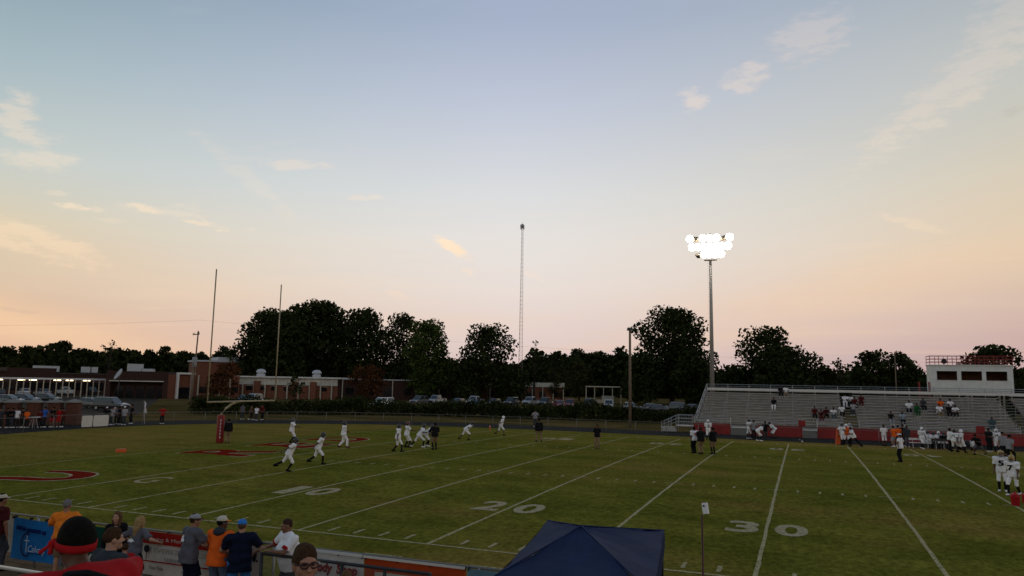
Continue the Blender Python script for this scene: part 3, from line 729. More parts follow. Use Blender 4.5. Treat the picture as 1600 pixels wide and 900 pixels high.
part('counter', mat('brown_panel', (.1,.05,.02)), ((.1,.12,wz0-.08),(W_-.1,.6,wz0-.02)))
GLS = mat('dark_glass', (.010,.010,.011), .08, spec=.5)
for (a, c) in wx:
    part('window_sill', PBM, ((a-.05,-.05,wz0-.05),(c+.05,-.002,wz0)))
    o = part('window_frame', PBM, ((a,-.02,wz1-.05),(c,.05,wz1-.002)), ((a,-.02,wz0+.002),(a+.04,.05,wz1-.052)), ((c-.04,-.02,wz0+.002),(c,.05,wz1-.052)))
for x in (.9, W_*.5, W_-.9):
    b = MB(); b.tube([(x,.3,-.1),(x,.3,zb_-.12)], .09, 8); b.tube([(x,2.2,-.1),(x,2.2,zb_-.12)], .09, 8); b.bar((x-.9,.3,zb_-.9),(x,.3,zb_-.15), .06, .06); b.build('stilt', GALV, pb)
for k in range(10):
    for y in (0, 2.5):
        b = MB(); b.tube([(k*W_/9,y,zt_+.1),(k*W_/9,y,zt_+1.05)], .03, 6); b.build('roof_rail_post', REDS, pb)
for dz in (.4, .72, 1.05):
    b = MB(); b.tube([(0,0,zt_+dz),(W_,0,zt_+dz),(W_,2.5,zt_+dz),(0,2.5,zt_+dz),(0,0,zt_+dz)], .026, 5); b.build('roof_rail', REDS, pb)
b = MB(); b.lathe((1.55,1.2,zt_+.1), [(.03,0),(.03,.12),(.26,.2),(.30,.42),(.2,.62),(.05,.68)], 12); b.build('roof_equipment', BLK, pb, True)
b = MB()
for k in range(9): b.box((-1.0,.2+k*.0,zb_-1.9+k*.22),(-.1,.9,zb_-1.86+k*.22))
for x in (-1.05,-.08): b.bar((x,.15,zb_-2.1),(x,.15,zb_+.9), .08, .08); b.bar((x,.95,zb_-2.1),(x,.95,zb_+.9), .08, .08)
b.build('stair', REDS, pb)

# ================================================================== school
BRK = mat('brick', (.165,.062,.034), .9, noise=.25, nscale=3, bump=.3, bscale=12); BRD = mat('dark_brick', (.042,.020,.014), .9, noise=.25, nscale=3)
FAS = mat('white_fascia', (.50,.48,.41), .7, noise=.15, nscale=.8); ROOFW = mat('pale_roof', (.42,.43,.44), .7, noise=.1)
CREAM = mat('cream_trim', (.42,.37,.28), .7)
def block(name, pa, pb_, depth, label):      # frame with x along the front, y into the block
    a, c = Vector(pa), Vector(pb_); ang = math.atan2(c.y-a.y, c.x-a.x); r_ = empty(name, (a.x, a.y, 0), ang, label, 'building')
    return r_, (c-a).xy.length
def bx(root, nm, m, *bs):
    b = MB()
    for a, c in bs: b.box(a, c)
    return b.build(nm, m, root)
def hz(px, py, D): return AD(px, py, D).z
# fascia block
D = 186; s, Ls = block('school_building', BD(372, D+4), BD(528, D-2), 20, 'brick school wing with white fascia panels, piers and two roof vents'); D = 185
zr, zf0, zf1 = hz(450,589,D), hz(450,592.5,D), hz(450,602,D)
bx(s, 'brick_wall', BRK, ((0,0,-.1),(Ls,20,zf1)))
bx(s, 'roof_edge', WHT, ((-.6,-.9,zr-.25),(Ls+.8,20,zr+.08)))
npn = 12
for k in range(npn): bx(s, 'fascia_panel', FAS, ((k*Ls/npn+.03,-.25,zf1+.02),((k+1)*Ls/npn-.03,.1,zr-.26)))
for fx in (.17, .545, .73): bx(s, 'brick_pier', BRK, ((fx*Ls,-.9,-.1),(fx*Ls+1.4,-.02,zf1+.9)))
for k in range(9):
    x = (k+.5)*Ls/9; bx(s, 'column', CREAM, ((x-.14,-.6,-.1),(x+.14,-.3,zf1+.01)))
for k in range(7):
    x = (k+.9)*Ls/8; w = bx(s, 'window', GLS, ((x-.7,-.05,zf1-1.3),(x+.7,.03,zf1-.3))); bx(s, 'window_frame', CREAM, ((x-.78,-.06,zf1-.3),(x+.78,.02,zf1-.2)))
for fx in (.16, .735):
    b = MB(); b.lathe((fx*Ls,5,zr), [(1.0,0),(1.05,.6),(.75,.65),(.75,.85),(1.15,.95),(1.15,1.35),(.7,1.75),(.2,1.85)], 14); b.build('roof_vent', ROOFW, s, True)
# dark wing to the right of it
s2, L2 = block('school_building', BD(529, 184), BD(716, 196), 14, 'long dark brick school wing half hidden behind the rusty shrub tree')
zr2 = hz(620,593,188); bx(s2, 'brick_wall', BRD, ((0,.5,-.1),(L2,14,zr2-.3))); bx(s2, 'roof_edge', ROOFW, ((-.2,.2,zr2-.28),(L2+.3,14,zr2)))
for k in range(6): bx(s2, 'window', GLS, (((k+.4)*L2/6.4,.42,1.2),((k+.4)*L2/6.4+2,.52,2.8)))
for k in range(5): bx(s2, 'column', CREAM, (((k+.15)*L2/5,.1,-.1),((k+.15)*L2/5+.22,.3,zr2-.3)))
# porch wing further right
s3, L3 = block('school_building', BD(716, 196), BD(880, 200), 12, 'brick school wing with white porch roof behind the parked trucks')
zr3 = hz(800,597,198); zp3 = hz(800,604,198)
bx(s3, 'brick_wall', BRK, ((0,0,-.1),(L3,12,zp3))); bx(s3, 'fascia', FAS, ((-.3,-.5,zp3+.01),(L3+.3,12,zr3)))
for k in range(11): bx(s3, 'column', CREAM, ((k*L3/10-.12,-.45,-.1),(k*L3/10+.12,-.2,zp3)))
for k in range(8): bx(s3, 'window', GLS, (((k+.3)*L3/8.2,-.05,1.1),((k+.3)*L3/8.2+1.6,.04,2.6)))
s4, L4 = block('open_shelter', BD(915, 190), BD(971, 190), 6, 'open flat roofed shelter on white posts near the wooden pole')
zs = hz(940,603.5,190); bx(s4, 'roof', CREAM, ((0,0,zs-.25),(L4,6,zs)))
for k in range(5):
    for y in (.3, 5.6): bx(s4, 'post', CREAM, ((k*L4/4-.08+.1*(k == 0)-.1*(k == 4),y,-.1),(k*L4/4+.08+.1*(k == 0)-.1*(k == 4),y+.16,zs-.25)))
bx(s4, 'bench', CREAM, ((2,3,.0),(L4-2,3.8,.9))); bx(s4, 'store_box', ROOFW, ((L4*.45,4.2,0),(L4*.8,5.2,1.9)))
# covered walkway with lit lamps on the left
D = 186; s5, L5 = block('covered_walkway', BD(-40, D-8), BD(165, D), 4, 'white covered walkway on posts with lit lamps under its roof')
zw = hz(80,590.5,D); bx(s5, 'roof', WHT, ((0,0,zw-.35),(L5,4,zw)))
for k in range(21): bx(s5, 'post', CREAM, ((k*L5/20-.08,.1,-.1),(k*L5/20+.08,.26,zw-.35)))
WLAMP = mat('walkway_lamp', (1,.9,.7), .5, emit=(1,.80,.48), estr=4.5)
for px in (0, 32, 50, 89, 109, 138):
    x = (px+40)/205*L5; bx(s5, 'ceiling_lamp', WLAMP, ((x-.6,1.5,zw-.55),(x+.6,2.1,zw-.37)))
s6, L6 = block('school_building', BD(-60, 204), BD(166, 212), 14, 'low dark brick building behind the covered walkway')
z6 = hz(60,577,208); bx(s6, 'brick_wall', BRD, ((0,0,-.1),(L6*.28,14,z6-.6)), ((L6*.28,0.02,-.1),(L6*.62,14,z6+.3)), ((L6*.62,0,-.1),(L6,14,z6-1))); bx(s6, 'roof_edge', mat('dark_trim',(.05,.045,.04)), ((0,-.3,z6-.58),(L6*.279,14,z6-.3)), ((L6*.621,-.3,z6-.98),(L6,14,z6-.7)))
for k in range(12): bx(s6, 'window', GLS, (((k+.3)*L6/12.5,-.06,1),((k+.3)*L6/12.5+2.2,.015,2.8)))
for px, w in ((74, 2.6), (142, .9), (153, .9)): x = (px+60)/226*L6; bx(s6, 'roof_unit', ROOFW, ((x-w,4,z6-.5),(x+w,6,z6+.9)))
# block with dark entrance band
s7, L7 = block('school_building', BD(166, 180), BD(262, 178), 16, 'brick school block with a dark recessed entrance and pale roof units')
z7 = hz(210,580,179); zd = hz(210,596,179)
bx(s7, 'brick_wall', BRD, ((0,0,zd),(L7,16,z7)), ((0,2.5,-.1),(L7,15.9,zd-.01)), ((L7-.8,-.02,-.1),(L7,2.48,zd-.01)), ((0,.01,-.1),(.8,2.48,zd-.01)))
bx(s7, 'lintel', FAS, ((.5,-.15,zd-.02),(L7-.8,-.01,zd+.18)))
for k in range(6): bx(s7, 'glass_door', GLS, ((1.4+k*2,2.38,0),(3.0+k*2,2.48,2.6)))
bx(s7, 'roof_unit', ROOFW, ((.27*L7,3,z7),(.50*L7,6,z7+1.6))); bx(s7, 'roof_unit', ROOFW, ((.51*L7,3.2,z7),(.70*L7,6,z7+.6)))
s8, L8 = block('school_building', BD(262, 178), BD(375, 184), 12, 'brick school link with a white framed doorway by the utility pole')
z8 = hz(300,586,180); bx(s8, 'brick_wall', BRK, ((0,.3,-.1),(L8,12,z8)));
bx(s8, 'door_frame', WHT, ((1.8,-.5,-.1),(2.2,.28,z8+.1)), ((4.9,-.5,-.1),(5.3,.28,z8+.1)), ((1.8,-.5,z8+.11),(5.6,.28,z8+.5))); bx(s8, 'glass_door', GLS, ((2.3,.2,0),(4.8,.29,2.4)))
for k in range(4): bx(s8, 'window', GLS, ((7+k*2.4,.22,1.2),(8.6+k*2.4,.31,2.6))); bx(s8, 'column', CREAM, ((6.4+k*2.4,-.1,-.1),(6.65+k*2.4,.2,z8)))
s9, L9 = block('school_building', BD(305, 222), BD(376, 224), 14, 'taller brick hall with pale flat roof seen over the lower roofs')
z9 = hz(340,563,223); bx(s9, 'brick_wall', BRK, ((0,0,-.1),(L9,14,z9-.5))); bx(s9, 'roof', ROOFW, ((-.4,-.4,z9-.48),(L9*.45,14,z9-.05)), ((L9*.46,-.4,z9-.48),(L9+.3,14,z9+.9)))
p = BD(186, 132); ds = empty('satellite_dish', p, R(160), 'pale satellite dish on a dark post before the school block', 'satellite dish')
zd_ = hz(192,586,132); b = MB(); b.tube([(0,0,-.1),(0,0,zd_+.6)], .07, 6); b.build('post', BLK, ds, True)
b = MB(); b.lathe((0,0,0), [(.05,-.02),(.55,.08),(.95,.3),(.97,.34),(.55,.12),(.05,.02)], 16); o = b.build('dish', ROOFW, ds, True); o.location = (-.6,.2,zd_); o.rotation_euler = (R(-60),R(10),0)

# ================================================================== gate pillars, red boards, white banners on the left
PIL = mat('pillar_brick', (.10,.038,.024), .9, noise=.3, nscale=7, bump=.4, bscale=20)
pill = []
for px, nm in ((-6, 'partly cut off'), (25, 'beside the seated crowd'), (58, 'behind the small white table'), (90, 'behind the people in red'), (119, 'next to the white banners')):
    p = BD(px, 84); q = empty('gate_pillar', p, R(-58), 'square brick gate pillar with pale pyramid cap, '+nm, 'pillar', 'brick gate pillars')
    h = hz(px,627.5,84); b = MB(); b.box((-.52,-.52,-.05),(.52,.52,h-.1)); b.build('shaft', PIL, q)
    b = MB(); b.add([(-.66,-.66,h-.1),(.66,-.66,h-.1),(.66,.66,h-.1),(-.66,.66,h-.1),(-.66,-.66,h),(.66,-.66,h),(.66,.66,h),(-.66,.66,h),(0,0,h+.28)], [(3,2,1,0),(0,1,5,4),(1,2,6,5),(2,3,7,6),(3,0,4,7),(4,5,8),(5,6,8),(6,7,8),(7,4,8)]); b.build('cap', CONC, q)
    pill.append(p)
for i in range(4):
    a, c = pill[i], pill[i+1]; d = (c-a).normalized(); q = empty('red_board', a+d*.6, math.atan2(d.y, d.x), ('low red painted board left of the seated crowd', 'low red painted board behind the white shirt and orange top', 'low red painted board behind the small white table and blue shirt', 'low red painted board right of the bright red shirt')[i], 'board', 'red boards between the gate pillars')
    ln = (c-a).length-1.2; b = MB(); b.box((0,-.06,.35),(ln,.06,1.15)); b.build('panel', WALLR, q)
    b = MB(); b.box((.02,-.09,-.05),(.12,.09,1.2)); b.box((ln-.12,-.09,-.05),(ln-.02,.09,1.2)); b.build('frame', BLK, q)
for px0, px1, lab in ((127.5, 144, 'narrower blank white banner tied to the track fence'), (145.5, 169, 'wider blank white banner tied to the track fence')):
    # intersect the view direction with the fence line
    a = c = None
    for nm, px in (('a', px0), ('c', px1)):
        rr = ray(px, 660); P = offs(EDGE, .10); bestp = None
        for i in range(len(P)-1):
            x0, y0 = P[i]; x1, y1 = P[i+1]; dx, dy = x1-x0, y1-y0; den = rr[0]*dy-rr[1]*dx
            if abs(den) < 1e-9: continue
            t = ((x0-CAM[0])*dy-(y0-CAM[1])*dx)/den; u = ((x0-CAM[0])*rr[1]-(y0-CAM[1])*rr[0])/den
            if t > 0 and 0 <= u <= 1 and (bestp is None or t > bestp[0]): bestp = (t, Vector((CAM[0]+rr[0]*t, CAM[1]+rr[1]*t, 0)))
        if nm == 'a': a = bestp[1]
        else: c = bestp[1]
    q = empty('white_banner', a, math.atan2(c.y-a.y, c.x-a.x), lab, 'banner'); ln = (c-a).length
    b = MB(); b.box((0,-.03,.12),(ln,0,1.12)); b.build('sheet', mat('banner_white', (.55,.53,.49), .7, noise=.1), q)
    b = MB()
    for x in (.03, ln-.03): b.box((x-.02,-.045,1.05),(x+.02,-.03,1.16)); b.box((x-.02,-.045,.1),(x+.02,-.03,.18))
    b.build('tie', BLK, q)
# ================================================================== people: limbs and clothes grown from distance fields
class Field:
    def __init__(s, lo, hi, h):
        s.h = h; s.lo = np.array(lo)-2*h; n = np.ceil((np.array(hi)+2*h-s.lo)/h).astype(int)+1
        s.ax = [s.lo[i]+h*np.arange(n[i]) for i in range(3)]; s.D = np.full(n, .12, dtype=np.float32)
    def sl(s, lo, hi, m):
        r = []
        for i in range(3):
            a = int(max(0, math.floor((lo[i]-m-s.lo[i])/s.h))); b = int(min(len(s.ax[i]), math.ceil((hi[i]+m-s.lo[i])/s.h)+1))
            if b <= a: return None
            r.append(slice(a, b))
        return tuple(r)
    def pts(s, sl): return (s.ax[0][sl[0]][:, None, None], s.ax[1][sl[1]][None, :, None], s.ax[2][sl[2]][None, None, :])
    def put(s, sl, d, k, sub=False):
        D = s.D[sl]
        if sub:
            hh = np.clip(.5-.5*(D+d)/k, 0, 1); s.D[sl] = D+( -d-D)*hh+k*hh*(1-hh)
        elif k <= 0: s.D[sl] = np.minimum(D, d)
        else:
            hh = np.clip(.5+.5*(D-d)/k, 0, 1); s.D[sl] = D+(d-D)*hh-k*hh*(1-hh)
def prim_eval(F, P):
    kind = P[0]
    if kind == 'c':                      # tapered limb: a, b, ra, rb, k, flat, squash(frame, scale)
        _, a, b, ra, rb, k, flat, sq = P; a = np.array(a, float); b = np.array(b, float)
        r = max(ra, rb)*(max(sq[1]) if sq else 1); sl = F.sl(np.minimum(a, b)-r, np.maximum(a, b)+r, .06)
        if sl is None: return
        X, Y, Z = F.pts(sl)
        if sq:
            Fm, sc = sq; px = [(X-a[0])*Fm[0][i]+(Y-a[1])*Fm[1][i]+(Z-a[2])*Fm[2][i] for i in range(3)]
            px = [px[i]/sc[i] for i in range(3)]; ba = np.array([np.dot(b-a, [Fm[j][i] for j in range(3)])/sc[i] for i in range(3)]); f = min(sc)
        else: px = [X-a[0], Y-a[1], Z-a[2]]; ba = b-a; f = 1
        L2 = max(float(ba@ba), 1e-9); h = np.clip((px[0]*ba[0]+px[1]*ba[1]+px[2]*ba[2])/L2, 0, 1)
        d = (np.sqrt((px[0]-h*ba[0])**2+(px[1]-h*ba[1])**2+(px[2]-h*ba[2])**2)-(ra+(rb-ra)*h))*f
        if flat:
            n = (b-a)/np.linalg.norm(b-a); d = np.maximum(d, (X-b[0])*n[0]+(Y-b[1])*n[1]+(Z-b[2])*n[2])
        F.put(sl, d, k)
    else:                                # ellipsoid: centre, radii, frame, k, sub
        _, c, rad, Fm, k, sub = P; r = max(rad); c = np.array(c, float); sl = F.sl(c-r, c+r, .06)
        if sl is None: return
        X, Y, Z = F.pts(sl); X = X-c[0]; Y = Y-c[1]; Z = Z-c[2]
        q = [(X*Fm[0][i]+Y*Fm[1][i]+Z*Fm[2][i])/rad[i] for i in range(3)]
        d = (np.sqrt(q[0]**2+q[1]**2+q[2]**2)-1)*min(rad)
        F.put(sl, d, k, sub)
def nets(F):
    D = F.D; n = np.array(D.shape); C = n-1
    ins = D < 0
    acc = np.zeros((*C, 3), np.float32); cnt = np.zeros(C, np.float32)
    off = [(0,0,0),(1,0,0),(0,1,0),(1,1,0),(0,0,1),(1,0,1),(0,1,1),(1,1,1)]
    def cr(o): return tuple(slice(o[i], o[i]+C[i]) for i in range(3))
    for ax in range(3):
        for o in off:
            if o[ax]: continue
            o2 = list(o); o2[ax] = 1; d0, d1 = D[cr(o)], D[cr(o2)]; m = (d0 < 0) != (d1 < 0)
            t = np.where(m, d0/np.where(m, d0-d1, 1), 0)
            for i in range(3): acc[..., i] += np.where(m, (t if i == ax else o[i]), 0)
            cnt += m
    act = cnt > 0; idx = np.full(C, -1, np.int64); idx[act] = np.arange(act.sum())
    ijk = np.argwhere(act); V = (ijk+acc[act]/cnt[act][:, None])*F.h+F.lo
    Q = []
    for ax in range(3):
        u, w = (ax+1) % 3, (ax+2) % 3
        lo = [slice(0, n[i]-1) if i == ax else slice(1, n[i]-1) for i in range(3)]; hi = list(lo); hi[ax] = slice(1, n[ax])
        a, b = ins[tuple(lo)], ins[tuple(hi)]; m = a != b; e = np.argwhere(m)
        if not len(e): continue
        base = e.copy(); base[:, u] += 1; base[:, w] += 1; fl = a[m]
        def cell(du, dw):
            c = base.copy(); c[:, u] += du; c[:, w] += dw; return idx[c[:, 0], c[:, 1], c[:, 2]]
        q = np.stack([cell(-1,-1), cell(0,-1), cell(0,0), cell(-1,0)], 1); q[~fl] = q[~fl][:, ::-1]; Q.append(q)
    return V, np.concatenate(Q) if Q else np.zeros((0, 4), int)
def sdf_mesh(name, prims, h, cuts=(), wrinkle=0.0, seed=0):
    lo = np.full(3, 1e9); hi = -lo
    for P in prims:
        if P[0] == 'c':
            r = max(P[3], P[4])*(max(P[7][1]) if P[7] else 1)
            for q in (P[1], P[2]): lo = np.minimum(lo, np.array(q)-r); hi = np.maximum(hi, np.array(q)+r)
        elif not P[5]: lo = np.minimum(lo, np.array(P[1])-max(P[2])); hi = np.maximum(hi, np.array(P[1])+max(P[2]))
    F = Field(lo-.01, hi+.01, h)
    for P in prims: prim_eval(F, P)
    X, Y, Z = F.ax[0][:, None, None], F.ax[1][None, :, None], F.ax[2][None, None, :]
    if wrinkle:
        rg = np.random.default_rng(seed); w = 0
        for _ in range(7):
            k = rg.normal(size=3)*np.array([16, 16, 22]); w = w+np.sin(X*k[0]+Y*k[1]+Z*k[2]+rg.uniform(0, 6.28))
        F.D = F.D+(wrinkle*w/2.2).astype(np.float32)
    for (p, n) in cuts: F.D = np.maximum(F.D, (X-p[0])*n[0]+(Y-p[1])*n[1]+(Z-p[2])*n[2]).astype(np.float32)
    F.D[0] = F.D[-1] = .05; F.D[:, 0] = F.D[:, -1] = .05; F.D[:, :, 0] = F.D[:, :, -1] = .05
    V, Q = nets(F)
    me = bpy.data.meshes.new(name)
    nv, nq = len(V), len(Q); me.vertices.add(nv); me.vertices.foreach_set('co', V.astype(np.float32).ravel())
    me.loops.add(nq*4); me.loops.foreach_set('vertex_index', Q.astype(np.int32).ravel())
    me.polygons.add(nq); me.polygons.foreach_set('loop_start', np.arange(0, nq*4, 4, dtype=np.int32)); me.polygons.foreach_set('loop_total', np.full(nq, 4, np.int32))
    me.polygons.foreach_set('use_smooth', np.ones(nq, bool)); me.update(calc_edges=True); return me
def rotx(a): c, s = math.cos(a), math.sin(a); return np.array([[1,0,0],[0,c,-s],[0,s,c]])
def roty(a): c, s = math.cos(a), math.sin(a); return np.array([[c,0,s],[0,1,0],[-s,0,c]])
def rotz(a): c, s = math.cos(a), math.sin(a); return np.array([[c,-s,0],[s,c,0],[0,0,1]])
def ik(a, t, l1, l2, hint):
    a, t, hint = np.array(a, float), np.array(t, float), np.array(hint, float); d = t-a; D = np.linalg.norm(d)
    if D > (l1+l2)*.995: d = d*(l1+l2)*.995/D; t = a+d; D = np.linalg.norm(d)
    D = max(D, 1e-4, abs(l1-l2)*1.02); u = d/np.linalg.norm(d); x = (l1*l1-l2*l2+D*D)/(2*D); y = math.sqrt(max(0, l1*l1-x*x))
    h = hint-u*(hint@u); h = h/max(np.linalg.norm(h), 1e-6); return a+u*x+h*y, t
CLOTH = {}
def cl(name, col, rough=.9):
    return mat('cloth_'+name, col, rough, noise=.14, nscale=9, bump=.25, bscale=60, spec=.1)
CC = {'white': (.74,.72,.72), 'black': (.009,.009,.010), 'navy': (.007,.010,.024), 'grey': (.105,.10,.115), 'dgrey': (.035,.04,.047), 'orange': (.74,.115,.014), 'orange2': (.72,.19,.02),
      'red': (.34,.010,.012), 'dred': (.085,.010,.010), 'khaki': (.22,.15,.085), 'jean': (.085,.125,.175), 'blue': (.035,.17,.48), 'rblue': (.03,.10,.36), 'green': (.010,.075,.022), 'lblue': (.24,.30,.34),
      'teal': (.045,.085,.095), 'maroon': (.055,.009,.010), 'lgrey': (.30,.29,.30), 'stripe': (.24,.24,.25), 'cream': (.52,.47,.38), 'brown': (.10,.05,.03), 'gold': (.30,.19,.05)}
SK = {'light': (.40,.21,.135), 'tan': (.30,.145,.085), 'dark': (.095,.042,.024), 'mid': (.20,.088,.048)}
HR = {'black': (.008,.007,.006), 'brown': (.050,.026,.014), 'blond': (.30,.19,.085), 'greyh': (.16,.15,.14), 'lbrown': (.11,.06,.03), 'stubble': (.05,.028,.02)}
def skinm(s): return mat('skin_'+s, SK[s], .55, noise=.10, nscale=18, bump=.05, bscale=90, spec=.35)
def hairm(s): return mat('hair_'+s, HR[s], .85, noise=.35, nscale=45, bump=.5, bscale=120, spec=.05)
POSES = dict(
    stand={}, hips=dict(lh=(-.27,.02,.98), rh=(.27,.02,.98), le=(-1,-.3,0), re=(1,-.3,0)),
    fold=dict(lh=(.10,.24,1.12), rh=(-.10,.22,1.10), le=(-1,-.2,-.5), re=(1,-.2,-.5)),
    armsfwd=dict(lh=(-.16,.48,1.08), rh=(.16,.50,1.10), lf=(-.12,-.08,0), rf=(.14,.12,0), pelz=-.06, lean=4),
    run1=dict(lean=28, pel=(0,.12,.84), lf=(-.10,-.52,.22), rf=(.10,.10,0), lh=(-.22,.42,1.02), rh=(.32,-.28,.96), head=(0,-14)),
    run2=dict(lean=22, pel=(0,.05,.88), lf=(-.10,-.42,.12), rf=(.10,.34,.02), lh=(-.22,.36,1.05), rh=(.30,-.15,.90), head=(0,-8)),
    walk=dict(lean=4, lf=(-.10,-.26,.03), rf=(.10,.24,0), pelz=-.04, lh=(-.26,.16,.80), rh=(.27,-.10,.80)),
    bend=dict(lean=48, pel=(0,-.12,.84), lf=(-.16,-.14,0), rf=(.16,.12,0), lh=(-.20,.42,.72), rh=(.20,.44,.70), head=(0,-25)),
    lunge=dict(lean=30, pel=(0,.02,.80), lf=(-.14,-.55,.03), rf=(.14,.26,0), lh=(-.26,.42,1.0), rh=(.26,.46,1.0), head=(0,-15)),
    crouch=dict(lean=38, pel=(0,-.22,.62), lf=(-.2,-.02,0), rf=(.2,.1,0), lh=(-.2,.42,.62), rh=(.2,.42,.62), head=(0,-22)),
    rail=dict(lh=(-.22,.40,1.10), rh=(.22,.40,1.10), lean=8, le=(-1,-.2,-.5), re=(1,-.2,-.5)),
    spread=dict(lh=(-.66,.16,1.10), rh=(.66,.16,1.10), le=(-.2,-.2,-1), re=(.2,-.2,-1)),
    raise1=dict(lh=(-.16,.28,1.62), rh=(.28,.10,.84), le=(-1,.2,-.3)),
    sit=dict(pel=(0,-.46,.56), lean=10, lf=(-.12,.0,0), rf=(.12,.02,0), lh=(-.14,-.02,.66), rh=(.14,-.02,.66), le=(-1,-.4,0), re=(1,-.4,0)),
    sit2=dict(pel=(0,-.46,.56), lean=26, lf=(-.14,.0,0), rf=(.16,.02,0), lh=(-.08,.02,.72), rh=(.10,.02,.70), le=(-1,-.2,0), re=(1,-.2,0), head=(10,-8)),
    sitside=dict(pel=(0,-.46,.56), lean=2, lf=(-.12,.02,0), rf=(.12,.0,0), lh=(-.44,-.40,.62), rh=(.14,-.02,.66), le=(-1,-.4,0), head=(25,0)),
)
def person(loc, heading, label, h=1.75, pose='stand', skin='tan', top='white', sleeve='short', bottom='black', legs='long', hair='black', hat=None, hatcol='white',
           shoes='white', socks=None, res=.034, build=1.0, det=0, helmet=None, pads=False, hem=.0, over=None, group=None, long_hair=False, hood=False, extra=None, cat='person', belly=0.0, tnum=None, hair_vol=0.0, hairline=.066, hair_low=-.045):
    P = dict(pel=(0,0,.93), lean=2, twist=0, side=0, lh=(-.27,.05,.80), rh=(.27,.05,.80), lf=(-.11,0,0), rf=(.11,.03,0), le=(-.6,-1,0), re=(.6,-1,0), head=(0,-4), pelz=0)
    P.update(POSES[pose]); P.update(over or {})
    s = h/1.75; bw = build
    pel = np.array(P['pel'], float)+[0, 0, P['pelz']]; T_ = rotz(R(-P['twist']))@rotx(R(-P['lean']))@roty(R(P['side']))
    def tp(x, y, z): return pel+T_@np.array([x, y, z])
    nb = tp(0, -.01, .50); shl, shr = tp(-.185*bw, 0, .455), tp(.185*bw, 0, .455); hl, hr_ = pel+[-.09*bw, 0, -.02], pel+[.09*bw, 0, -.02]
    Hd = T_@rotx(R(P['lean']*.75))@rotz(R(-P['head'][0]))@rotx(R(P['head'][1])); hc = nb+T_@rotx(R(P['lean']*.5))@np.array([0, .025, .185])
    def hp(x, y, z): return hc+Hd@np.array([x, y, z])
    le, lw = ik(shl, P['lh'], .29, .265, P['le']); re, rw = ik(shr, P['rh'], .29, .265, P['re'])
    la, ra = np.array(P['lf'])+[0, 0, .085], np.array(P['rf'])+[0, 0, .085]
    lk, la = ik(hl, la, .43, .425, P.get('lk', (-.15, 1, .1))); rk, ra = ik(hr_, ra, .43, .425, P.get('rk', (.15, 1, .1)))
    I3 = np.eye(3)
    def fdir(k, a, w):
        d = np.array([w, 1.0, 0]); sh = k-a; t = math.atan2(sh[1], max(sh[2], .05)) if sh[2] > 0 else 0
        return rotx(-max(0, -t)*.0)@(d/np.linalg.norm(d))
    def c(a, b, ra_, rb_, k=.03, flat=False, sq=None): return ('c', np.array(a)*s, np.array(b)*s, ra_*s, rb_*s, k*s, flat, sq)
    def e(p, r, Fm=I3, k=.02, sub=False): return ('e', np.array(p)*s, [q*s for q in r], Fm, k*s, sub)
    tq = (T_, (1.0, .66, 1.0))
    # ---- body
    body = [c(tp(0,0,.06), tp(0,0,.36), .125*bw, .155*bw, .05, False, tq), c(pel+[-.05,0,0], pel+[.05,0,0], .115*bw, .115*bw, .05), c(shl, shr, .062, .062, .05), c(nb, hp(0,-.015,-.07), .060, .056, .03)]
    for (k_, a_, h_, sg) in ((lk, la, hl, -1), (rk, ra, hr_, 1)):
        body += [c(h_, k_, .083*bw, .056, .04), c(k_, k_+(a_-k_)*.35, .055, .057, .02), c(k_+(a_-k_)*.35, a_, .056, .036, .02), c(a_+[0,-.04,-.045], a_+[.02*sg,.14,-.055], .035, .030, .02)]
    for (e_, w_, s_, sg) in ((le, lw, shl, -1), (re, rw, shr, 1)):
        body += [c(s_, e_, .052*bw, .042, .03), c(e_, w_, .042, .028, .02)]
        d = (w_-e_)/np.linalg.norm(w_-e_); sd = np.cross(d, [0, 0, 1]); sd = sd/max(np.linalg.norm(sd), 1e-5); up = np.cross(sd, d)
        if det < 1: body += [c(w_, w_+d*.11, .032, .026, .02), c(w_+d*.02, w_+d*.06-sd*sg*.045, .014, .012, .01)]
        else:
            pm = w_+d*.085; body += [c(w_+d*.03-sd*.022, pm-sd*.026, .019, .016, .02), c(w_+d*.03+sd*.022, pm+sd*.026, .019, .016, .02)]
            for f in range(4):
                o_ = (f-1.5)*.019; ln = (.036,.042,.040,.031)[f]; p0 = pm+sd*o_; p1 = p0+d*ln-up*.006; p2 = p1+d*ln*.6-up*ln*.75
                body += [c(p0, p1, .0098, .0092, .006), c(p1, p2, .0092, .0078, .006)]
            t0 = w_+d*.025-sd*sg*.028; t1 = t0+d*.03-sd*sg*.03; body += [c(t0, t1, .013, .011, .01), c(t1, t1+d*.032-sd*sg*.002, .011, .009, .006)]
    body += [e(hp(0,-.012,.030), (.077,.096,.098), Hd, .03), e(hp(0,.022,-.042), (.060,.074,.084), Hd, .035), c(hp(0,.075,-.098), hp(0,.085,-.092), .026, .024, .02)]
    if det >= 0:
        for sg in (-1, 1): body += [e(hp(.078*sg,-.002,-.012), (.013,.026,.034), Hd, .008)]
        body += [c(hp(0,.094,.012), hp(0,.114,-.026), .011, .016, .012)]
    if det >= 1:
        for sg in (-1, 1):
            body += [e(hp(.031*sg,.100,.010), (.017,.016,.012), Hd, .012, True), c(hp(.012*sg,.090,.030), hp(.050*sg,.076,.032), .009, .008, .012), e(hp(.042*sg,.064,-.028), (.026,.020,.022), Hd, .025), c(hp(.012*sg,.110,-.028), hp(.013*sg,.106,-.030), .009, .008, .006)]
        body += [c(hp(-.018,.088,-.062), hp(.018,.088,-.062), .008, .008, .008), c(hp(-.015,.086,-.074), hp(.015,.086,-.074), .009, .009, .006)]
    root = empty('person', loc, -R(heading), label, cat, group)
    sd_ = abs(hash(label)) % 1000 if False else sum(map(ord, label)) % 997
